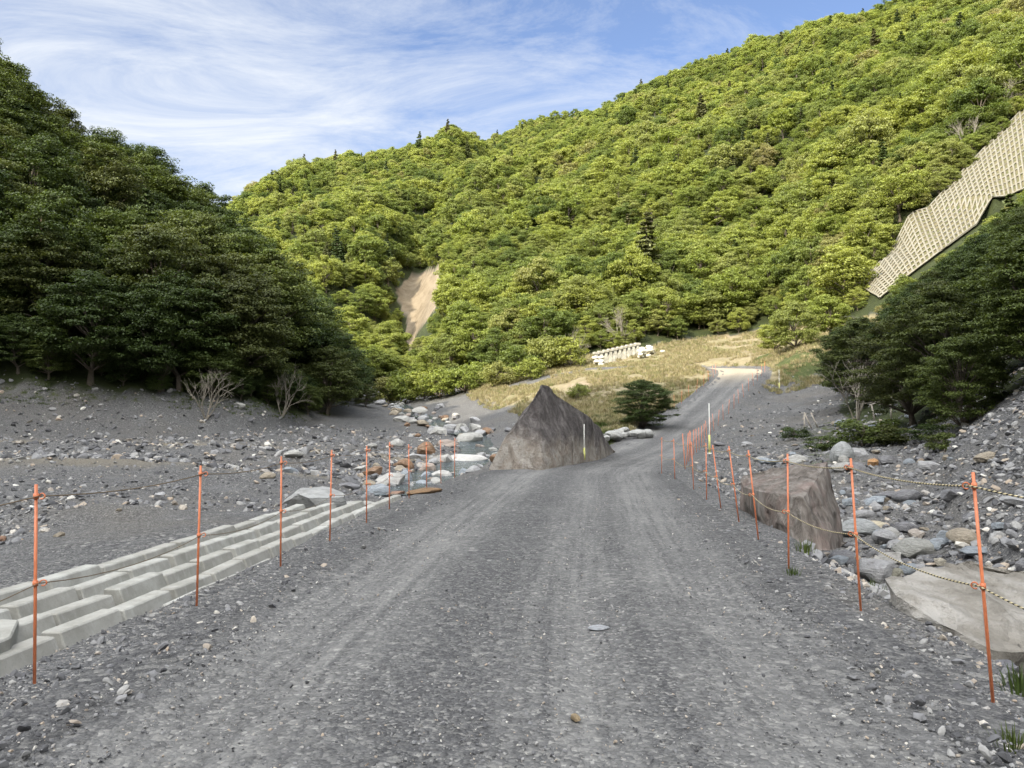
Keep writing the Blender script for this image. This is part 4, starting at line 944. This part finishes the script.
RF = [(2.73, 4.45, 1.30, -3.0), (2.93, 6.55, 1.28, -2.6), (2.96, 8.32, 1.24, .5), (3.3, 10.4, 1.2, -5.5), (3.57, 12.2, 1.2, -7), (3.8, 14.1, 1.15, -6.5), (3.92, 15.6, 1.15, 0), (4.2, 17.9, 1.1, -2), (4.4, 20.9, 1.1, -1), (4.45, 23, 1.1, 1)]
ordn = ['nearest', 'second', 'third', 'fourth', 'fifth', 'sixth', 'seventh', 'eighth', 'ninth', 'tenth']
def catm(name, pts, sag, r, mat, label, mk=8):
    P_ = []
    for a_, b_ in zip(pts[:-1], pts[1:]):
        for k in range(mk):
            f = k / mk; q = a_.lerp(b_, f); q.z -= sag * 4 * f * (1 - f) * (a_ - b_).length / 2; P_.append(np.array(q))
    P_.append(np.array(pts[-1])); v, f = tube_np(P_, [r] * len(P_), 6)
    me = mesh_np(name, v, f, 4, True); return tag(link(name, me, mat), label, 'rope')
m, t, p, out = newmat('tiger_rope'); P = wpos(t); wv_ = N(t, 'ShaderNodeTexWave', wave_type='BANDS', bands_direction='DIAGONAL', ins={'Scale': 14., 'Distortion': .3}); LK(t, P, wv_.inputs[0])
LK(t, ramp(t, wv_.outputs['Fac'], [(.42, (.04, .035, .03)), (.5, (.50, .43, .26))]), p.inputs['Base Color']); M_ROPE = m
tops = []; mids = []
# a post beyond the right edge of view ends the near rope
a_, b_ = post(2.72, 2.3, 1.3, -1, 0, 1, 'orange rope post at the right edge of view, before the nearest one'); tops.append(a_); mids.append(b_)
for i, (x_, y_, H_, ln_) in enumerate(RF):
    a_, b_ = post(x_, y_, H_, ln_, RNG.uniform(-1, 1), 1, '%s orange rope post on the right road edge' % ordn[i]); tops.append(a_); mids.append(b_)
catm('barrier_rope', tops, .035, .0055, M_ROPE, 'upper black and yellow twisted rope on the right-hand posts')
catm('barrier_rope', mids, .06, .0055, M_ROPE, 'lower black and yellow twisted rope on the right-hand posts')
tops = []; mids = []
for i in range(1, len(LF)):
    x_, y_ = LF[i]; a_, b_ = post(x_, y_, 1.20 if i < 7 else 1.1, -1.2 if i == 1 else RNG.uniform(-1.2, 1.2), RNG.uniform(-1, 1), -1, '%s orange rope post on the left road edge' % ordn[i - 1]); tops.append(a_); mids.append(b_)
st_ = tops[0] + (tops[0] - tops[1]) * 1.1; st2 = mids[0] + (mids[0] - mids[1]) * 1.1
a_, b_ = post(-3.1, 2.7, 1.2, 0, 0, -1, 'orange rope post at the left edge of view, before the nearest one')
catm('barrier_rope', [a_] + tops, .04, .0038, simple('brown_rope', (.16, .12, .08), .9), 'upper brown rope on the left-hand posts')
catm('barrier_rope', [b_] + mids, .07, .0032, bpy.data.materials['brown_rope'], 'lower brown rope on the left-hand posts')
# posts going on up the hill road, too small to show their parts
def far_post(x, y, label, group):
    o = link('barrier_post', far_me); o.location = (x, y, h1(x, y)); o.rotation_euler = (RNG.uniform(-.06, .06), RNG.uniform(-.08, .08), 0); tag(o, label, 'barrier post', group)
far_me = cyl_mesh('barrier_post', (0, 0, -.2), (0, 0, 1.15), .014, M_ORANGE, 6)
for s_ in np.arange(26, 79, 2.4):
    j = int(np.argmin(np.abs(RP[:, 0] - s_))); tx = np.gradient(RP[:, 1])[j]; ty = np.gradient(RP[:, 0])[j]; L_ = math.hypot(tx, ty); hw_ = RP[j, 3] + .25
    far_post(RP[j, 1] + hw_ * ty / L_, RP[j, 0] - hw_ * tx / L_, 'small orange rope post on the right edge of the climbing road', 'posts up the right edge of the climbing road')
    if s_ > 60: far_post(RP[j, 1] - hw_ * ty / L_, RP[j, 0] + hw_ * tx / L_, 'small orange rope post on the left edge near the road crest', 'posts on the left edge near the road crest')
# marker poles
M_WH = simple('white_pole', (.75, .75, .70), .5, 5, .15); M_YL = simple('yellow_sleeve', (.62, .62, .22), .6, 5, .2)
def marker(px, row, yy, H_, label):
    x_ = (px - 512) / F * yy; z_ = h1(x_, yy); r = empty('marker_pole', (x_, yy, z_)); tag(r, label, 'marker pole')
    link('pole', cyl_mesh('pole', (0, 0, 0), (0, 0, H_), .017, M_WH, 8), parent=r)
    link('sleeve', cyl_mesh('sleeve', (0, 0, .05), (0, 0, H_ * .38), .045, M_YL, 8), parent=r)
    link('foot', cyl_mesh('foot', (0, 0, 0), (0, 0, .06), .09, M_WH, 8), parent=r)
marker(709, 445, 33.5, 2.2, 'white and yellow marker pole on the right edge of the road')
marker(583.5, 440, 24.5, 1.25, 'white and yellow marker pole standing before the big pyramid rock') if False else None
x_ = 2.05; 
r = empty('marker_pole', (2.72, 29.1, .0)); tag(r, 'white and yellow marker pole standing before the big pyramid rock', 'marker pole')
link('pole', cyl_mesh('pole', (0, 0, -.2), (0, 0, 1.45), .015, M_WH, 8), parent=r); link('sleeve', cyl_mesh('sleeve', (0, 0, .1), (0, 0, .55), .042, M_YL, 8), parent=r)
marker(779.5, 385, 72, 2.0, 'white and yellow marker pole at the foot of the grassy mound')

# ------------------------------------------------------------------ white wall with sandbags on the meadow
M_WHC = concrete_mat('white_concrete', (.60, .58, .50))
def box(bm, c, s, rz=0):
    r_ = bmesh.ops.create_cube(bm, size=1.0); 
    for v in r_['verts']:
        q = Vector((v.co.x * s[0], v.co.y * s[1], v.co.z * s[2])); q.rotate(Matrix.Rotation(rz, 3, 'Z')); v.co = q + Vector(c)
wr = empty('slotted_wall', (0, 0, 0)); tag(wr, 'low white wall with dark slots across the dry meadow', 'wall')
pA = Vector(place(594, 106)); pB = Vector(place(640, 110)); n_ = 10; rz_ = math.atan2(pB.y - pA.y, pB.x - pA.x)
wr.location = pA
cap = bmesh.new()
for i in range(n_):
    q = pA.lerp(pB, (i + .5) / n_) - pA; L_ = (pB - pA).length / n_
    bm = bmesh.new(); box(bm, (q.x, q.y, q.z + .45), (L_ * .55, .35, 2.1), rz_)
    me = bpy.data.meshes.new('pier'); bm.to_mesh(me); bm.free(); link('pier', me, M_WHC, wr)
    box(cap, (q.x, q.y, q.z + 1.62), (L_, .5, .3), rz_); box(cap, (q.x, q.y, q.z + .35), (L_, .28, 1.2), rz_)
sb_ = bmesh.new()  # added dark boxes stand in for the shade inside the wall slots
for i in range(n_):
    q = pA.lerp(pB, (i + .98) / n_) - pA; bk = Vector((math.sin(rz_), -math.cos(rz_), 0)) * -.1; box(sb_, (q.x + bk.x, q.y + bk.y, q.z + 1.2), ((pB - pA).length / n_ * .5, .1, .55), rz_)
me = bpy.data.meshes.new('slot_shade'); sb_.to_mesh(me); sb_.free(); link('slot_shade', me, simple('slot_shade_paint', (.10, .10, .10)), wr)
me = bpy.data.meshes.new('wall_panel'); cap.to_mesh(me); cap.free(); link('wall_panel', me, M_WHC, wr)
def bag_mesh():
    bm = bmesh.new(); bmesh.ops.create_uvsphere(bm, u_segments=14, v_segments=8, radius=1.)
    for v in bm.verts:
        v.co.x = math.copysign(abs(v.co.x) ** .7, v.co.x); v.co.y = math.copysign(abs(v.co.y) ** .7, v.co.y); v.co.z = max(v.co.z, -.7) * .8
        v.co.z += .06 * math.sin(v.co.x * 5) * math.cos(v.co.y * 4)
    me = bpy.data.meshes.new('sandbag'); bm.to_mesh(me); bm.free(); me.materials.append(M_BAG)
    me.polygons.foreach_set('use_smooth', np.ones(len(me.polygons), bool)); return me
M_BAG = simple('sandbag_cloth', (.60, .58, .50), .8, 6, .2, .03)
bme = bag_mesh()
for i in range(30):
    lv = i % 3; px = RNG.uniform(594, 604) if i < 7 else RNG.uniform(640, 664 - lv * 6) ; yy = RNG.uniform(106.5, 110) if px > 630 else RNG.uniform(104.5, 106)
    x_, y_, z_ = place(px, yy); o = link('sandbag', bme); o.location = (x_, y_, z_ + .2 + lv * .42); o.scale = (.42, .36, .34); o.rotation_euler = (RNG.uniform(-.1, .1), 0, RNG.random() * 3)
    tag(o, 'white sandbag piled at the %s end of the slotted wall' % ('left' if i < 7 else 'right'), 'sandbag', 'sandbags at the %s end of the wall' % ('left' if i < 7 else 'right'))

# ------------------------------------------------------------------ lattice retaining slope on the upper right
def hit(px, row, lo=60, hi=260):
    ys = np.linspace(lo, hi, 1600); xs = (px - 512) / F * ys; zs = height(xs, ys); _, vs = pix(xs, ys, zs)
    k = np.nonzero(vs <= row)[0]
    return None if len(k) == 0 else np.array([xs[k[0]], ys[k[0]], zs[k[0]]])
UL = [(862 + 213 * i / 12, 288 - 223 * i / 12 - 5 * math.sin(math.pi * i / 12)) for i in range(13)]; LL = [(882 + 198 * i / 12, 301 - 146 * i / 12 - 2 * math.sin(math.pi * i / 12)) for i in range(13)]
ul = np.array([hit(*q) for q in UL]); ll = np.array([hit(*q) for q in LL]); print('LATT', ul.round(1).tolist(), ll.round(1).tolist())
def along(P_, f): 
    s_ = np.linspace(0, 1, len(P_)); return np.array([np.interp(f, s_, P_[:, k]) for k in range(3)])
NA, NB = 46, 12
m, t, p, out = newmat('lattice_infill'); P = wpos(t)
LK(t, ramp(t, noise(t, P, 1.5, 5, .7), [(.3, (.05, .07, .02)), (.5, (.11, .10, .05)), (.7, (.18, .15, .10))]), p.inputs['Base Color'])
def lat_pt(i, j, up=0.):
    a0 = along(ul, i / NA); b0 = along(ll, i / NA); q = a0 + (b0 - a0) * (j / NB); q = q.copy(); return q
grid = np.array([[lat_pt(i, j) for j in range(NB + 1)] for i in range(NA + 1)])
gz = height(grid[..., 0], grid[..., 1]); k5 = grid[..., 2].copy(); grid[..., 2] = np.maximum(grid[..., 2], gz) + .5
lr = empty('lattice_retaining_wall', tuple(grid[0, -1])); tag(lr, 'long pale concrete grid holding the steep slope at upper right', 'retaining wall')
o0 = grid[0, -1]
ix = np.arange(grid.shape[0] * grid.shape[1]).reshape(grid.shape[:2])
me = mesh_np('infill', (grid - o0 - np.array([0, 0, .12])).reshape(-1, 3), np.stack([ix[:-1, :-1], ix[:-1, 1:], ix[1:, 1:], ix[1:, :-1]], -1).reshape(-1, 4)); me.materials.append(m); link('infill', me, parent=lr)
L_ = []
for i in range(NA + 1): L_.append(tube_np(grid[i] - o0, [.14] * (NB + 1), 4))
for j in range(NB + 1): L_.append(tube_np(grid[:, j] - o0, [.14] * (NA + 1), 4))
me = mesh_np('concrete_beams', *merge(L_)); me.materials.append(concrete_mat('lattice_concrete', (.18, .163, .115))); link('concrete_beams', me, parent=lr)

# ------------------------------------------------------------------ fences and stakes on the right basin
M_WOOD = simple('grey_wood', (.42, .38, .33), .9, 10, .5, .01)
f0 = Vector(place(873, 37)); fr_ = empty('rail_fence', f0); tag(fr_, 'broken wooden rail fence of three leaning posts before the dark wood', 'fence')
pts = []
for px, ln_ in ((875, -.22), (891, -.05), (905, -.18)):
    q = Vector(place(px, 37)) - f0; top = q + Vector((ln_ * .8, 0, .85)); pts.append(top)
    me = cyl_mesh('post', tuple(q - Vector((0, 0, .1))), tuple(top), .04, M_WOOD, 7); link('post', me, parent=fr_)
me = cyl_mesh('rail', tuple(pts[0] - Vector((.1, 0, .02))), tuple(pts[2] + Vector((.5, 0, -.02))), .028, M_WOOD, 6); link('rail', me, parent=fr_)
for px, ln_, H_, lb in ((804, 0, .75, 'straight'), (812, -.5, .8, 'leaning'), (818, -.45, .75, 'most tilted')):
    q = place(px, 38); me = cyl_mesh('wooden_stake', (0, 0, -.1), (ln_ * .8, 0, H_), .035, M_WOOD, 7); o = link('wooden_stake', me); o.location = q
    tag(o, lb + ' grey wooden stake at the foot of the gravel slope', 'stake')
# bare branching shrubs
def bare(loc, h, seed, label, name='bare_shrub'):
    rng = np.random.default_rng(seed); L_ = []
    def grow(p0, d_, l, r, dep):
        pts = [p0]; q = p0
        for k in range(4): d_ = d_ + rng.normal(size=3) * .09; d_ /= np.linalg.norm(d_); q = q + d_ * l / 4; pts.append(q)
        L_.append(tube_np(pts, np.linspace(r, r * .6, 5), 5))
        if dep:
            for _ in range(3): grow(pts[rng.integers(2, 5)], d_ + rng.normal(size=3) * .4 + np.array([0, 0, .15]), l * .65, r * .55, dep - 1)
    for k in range(5):
        a = rng.random() * 6.28; d_ = np.array([math.cos(a) * .5, math.sin(a) * .3, 1.]); grow(np.zeros(3), d_ / np.linalg.norm(d_), h * .5, h * .013, 3)
    me = mesh_np(name, *merge(L_), 4, True); o = link(name, me, M_BARKP); o.location = loc; return tag(o, label, 'bare shrub')
bare(place(206, 60.2, -.1), 4.2, 3, 'pale many-stemmed bare shrub at the edge of the left wood')
bare(place(282, 68, -.1), 4.5, 4, 'bare branching shrub in the left wood, nearer the stream')
bare(place(856, 36.5, -.1), 3.2, 5, 'pale bare shrub left of the wooden rail fence')
bare(place(625, 113, 0), 6, 6, 'bare pale shrub behind the slotted white wall')
bare(place(570, 107, 0), 5, 7, 'bare shrub at the left of the slotted white wall')
# dead trunks on the lattice slope top
for i, (px, row) in enumerate(((975, 150), (690 + 320, 110))):
    q = hit(px, row)
    if q is not None: bare((q[0], q[1], q[2]), 6, 30 + i, '%s bare pale tree above the concrete grid' % ('lower' if i == 0 else 'upper'), 'bare_tree')

# ------------------------------------------------------------------ weeds and grass
def tuft_mesh(seed, n, h, spread, w):
    rng = np.random.default_rng(seed); V = []; Fc = []
    for k in range(n):
        a = rng.random() * 6.28; b = np.array([math.cos(a), math.sin(a), 0]) * rng.random() * spread; hh = h * rng.uniform(.5, 1.1); ld = np.array([math.cos(a), math.sin(a), 0]) * hh * rng.uniform(.1, .6)
        s = np.array([-math.sin(a), math.cos(a), 0]) * w
        i = len(V); V += [b - s, b + s, b + ld * .4 + s * .8 + [0, 0, hh * .6], b + ld * .4 - s * .8 + [0, 0, hh * .6], b + ld + s * .1 + [0, 0, hh], b + ld - s * .1 + [0, 0, hh]]
        Fc += [(i, i + 1, i + 2, i + 3), (i + 3, i + 2, i + 4, i + 5)]
    return np.array(V), np.array(Fc)
M_WEED = leaf_mat('weed_leaves', [(0, (.05, .085, .02)), (1, (.09, .12, .03))], .25)
M_DRY = leaf_mat('dry_grass', [(0, (.26, .22, .13)), (.5, (.38, .33, .20)), (.8, (.30, .28, .14)), (1, (.16, .19, .07))], .2)
wd = []
for s in range(3):
    me = mesh_np('weed', *tuft_mesh(s, 46, .12, .10, .0045)); me.materials.append(M_WEED); wd.append(me)
for px, row, s, lb in ((864, 590, 1.3, 'weed tuft at the foot of the second right post'), (876, 596, 1.2, 'weed tuft just right of the second right post'), (1006, 640, 1.0, 'weed tuft at the corner of the flat slab'), (913, 610, 1.2, 'weed tuft on the left edge of the flat slab'), (926, 618, 1.3, 'spiky weed tuft before the flat slab'), (790, 575, .9, 'tiny weed tuft by the third right post'), (803, 552, 1.4, 'weed tuft under the tall dark boulder'), (1012, 686, 1.2, 'weed tuft at the right edge of view'), (1003, 742, .9, 'small weed in the gravel at bottom right')):
    ys = np.linspace(3.3, 14, 900); xs = (px - 512) / F * ys; zs = height(xs, ys); _, vs = pix(xs, ys, zs); j = int(np.argmin(np.abs(vs - row)))
    o = link('weed', wd[px % 3]); o.location = (xs[j], ys[j], zs[j]); o.scale = (s, s, s); tag(o, lb, 'weed')
dg = []
for s in range(3):
    me = mesh_np('grass_clump', *tuft_mesh(10 + s, 40, .45, .35, .018)); me.materials.append(M_DRY); dg.append(me)
X = RNG.uniform(-8, 48, 26000); Y = RNG.uniform(46, 124, 26000); H_, G = height(X, Y, True); a_, b_, c_, d_ = masks(X, Y, H_, G)
nz = fbm(X, Y, .12, 3, 77) * 4
k = (sstep(60, 66, Y + nz * .6) * sstep(-5.5, -2., X + nz * .3 + .12 * (Y - 85)) > .5) | ((Y > 48) & (X > 4) & (G['sp'] < 0)) | ((X > 27) & (Y > 71) & (Y < 88))
k &= ~(a_ | b_ | c_) & (G['e'] > .5) & (G['Dr'] > 6) & ~((G['sp'] > 0) & (Y < 71)) & (fbm(X, Y, .3, 3, 70) > -.25)
X, Y, H_ = X[k], Y[k], H_[k]; n = len(X); s_ = RNG.uniform(.5, 1.2, n)
scatter('grass', np.stack([X, Y, H_ - .02], 1), np.stack([np.zeros(n), np.zeros(n), RNG.random(n) * 6.28], 1), np.stack([s_, s_, s_ * .9], 1), RNG.integers(0, 3, n), dg, 'dry straw-coloured grass on the sunlit meadow beyond the road', 'grass')
gg = []
for s in range(3):
    me = mesh_np('green_clump', *tuft_mesh(20 + s, 40, .20, .3, .008)); me.materials.append(M_WEED); gg.append(me)
X = np.r_[RNG.uniform(-50, -14, 9000), RNG.uniform(7, 20, 6000), RNG.uniform(4, 14, 5000)]; Y = np.r_[RNG.uniform(50, 85, 9000), RNG.uniform(19, 40, 6000), RNG.uniform(44, 63, 5000)]
H_, G = height(X, Y, True); y0_ = np.interp(G['ul'], LH[:, 0], LH[:, 1])
k = ((X < -10) & (np.abs(Y - y0_ - .4) < 1.3) & (fbm(X, Y, .2, 2, 71) > -.1)) | ((X > 6) & (Y < 41) & (Y > 25) & (np.abs(X - (8.6 + (Y - 20) * .42)) < 2.6) & (G['e'] > 2) & (fbm(X, Y, .35, 3, 72) > .3)) | ((Y > 43) & (X > 3) & (X < 15) & (G['sp'] < 0) & (G['e'] > .6) & (X < 14))
X, Y, H_ = X[k], Y[k], H_[k]; n = len(X); s_ = RNG.uniform(.5, 1.2, n)
scatter('undergrowth', np.stack([X, Y, H_ - .02], 1), np.stack([np.zeros(n), np.zeros(n), RNG.random(n) * 6.28], 1), np.stack([s_, s_, s_], 1), RNG.integers(0, 3, n), gg, 'low green growth along the wood edge and in the right basin', 'ground cover')

# ------------------------------------------------------------------ loose gravel
def pebble(seed, sub=1):
    me = rock_mesh(seed, sub, 12, .03, .58); return me
M_PEB, t, p, out = newmat('loose_stone'); oi = N(t, 'ShaderNodeObjectInfo')
c = ramp(t, oi.outputs['Random'], [(0, (.06, .06, .064)), (.3, (.12, .12, .126)), (.6, (.20, .20, .205)), (.82, (.30, .295, .285)), (.92, (.32, .26, .20)), (1., (.56, .55, .51))])
LK(t, mix(t, 1., c, ramp(t, noise(t, wpos(t), 25, 4, .6), [(.3, .8), (.7, 1.2)]), 'MULTIPLY'), p.inputs['Base Color'])
PB = [pebble(50 + s, 2 if s < 3 else 1) for s in range(7)]
for me in PB:
    me.materials.clear(); me.materials.append(M_PEB); me.polygons.foreach_set('use_smooth', np.zeros(len(me.polygons), bool))
def gravel_pts(n, d0, d1, ulo, uhi, smin, smax, bias, fn):
    dd = d0 * (d1 / d0) ** RNG.random(n); u = RNG.uniform(ulo, uhi, n); X = (u - 512) / F * dd; Y = dd
    H_, G = height(X, Y, True); k = fn(X, Y, G); X, Y, H_ = X[k], Y[k], H_[k]; D = G['Dp'][k] - G['hw'][k]
    H_ = np.where(D < -.45, H_ + .075, H_)
    s = smin * (smax / smin) ** (RNG.random(len(X)) ** bias); return X, Y, H_, s
sets = []
sets.append(gravel_pts(60000, 3.0, 16, -150, 1180, .0035, .016, 2.2, lambda X, Y, G: (G['Dp'] < G['hw'] + 1.0) & (RNG.random(len(X)) < np.where(G['Dp'] > G['hw'] - 1.0, 1., .38))))
sets.append(gravel_pts(15000, 3.0, 30, -150, 1180, .012, .055, 2.6, lambda X, Y, G: (G['e'] > -1.1) & (G['e'] < 1.6) & (RNG.random(len(X)) < .8)))
sets.append(gravel_pts(42000, 6, 75, -150, 1180, .025, .16, 2.6, lambda X, Y, G: (G['e'] > .2) & ~((X < -3) & (G['sp'] < 0) & (Y < 20) & (X > -7.8 - .18 * (Y - 8))) & (G['hill'] < 6)))
sets.append(gravel_pts(7000, 34, 72, -150, 470, .07, .36, 2.4, lambda X, Y, G: (G['e'] > .6) & (G['sp'] < 0) & (G['tl'] < .03)))
sets.append(gravel_pts(9000, 5, 34, 640, 1200, .03, .14, 2.0, lambda X, Y, G: (G['e'] > .6) & (G['sp'] > 0)))
X = np.concatenate([s[0] for s in sets]); Y = np.concatenate([s[1] for s in sets]); Z = np.concatenate([s[2] for s in sets]); S_ = np.concatenate([s[3] for s in sets]); n = len(X)
# keep the concrete steps clear of strewn stones
lfx = np.interp(Y, LF[:, 1], LF[:, 0]); k = ~((X < lfx - .35) & (X > lfx - 3.9) & (Y < 20) & (Y > 2.5))
X, Y, Z, S_ = X[k], Y[k], Z[k], S_[k]; n = len(X); print('PEBBLES', n)
scatter('loose_gravel', np.stack([X, Y, Z + S_ * .1], 1), RNG.random((n, 3)) * 6.28 * np.array([.12, .12, 1]), np.stack([S_ * RNG.uniform(.8, 1.5, n), S_, S_ * RNG.uniform(.35, .75, n)], 1), RNG.integers(0, 7, n), PB, 'loose grey crushed stone strewn over the road edges and river flats', 'gravel')
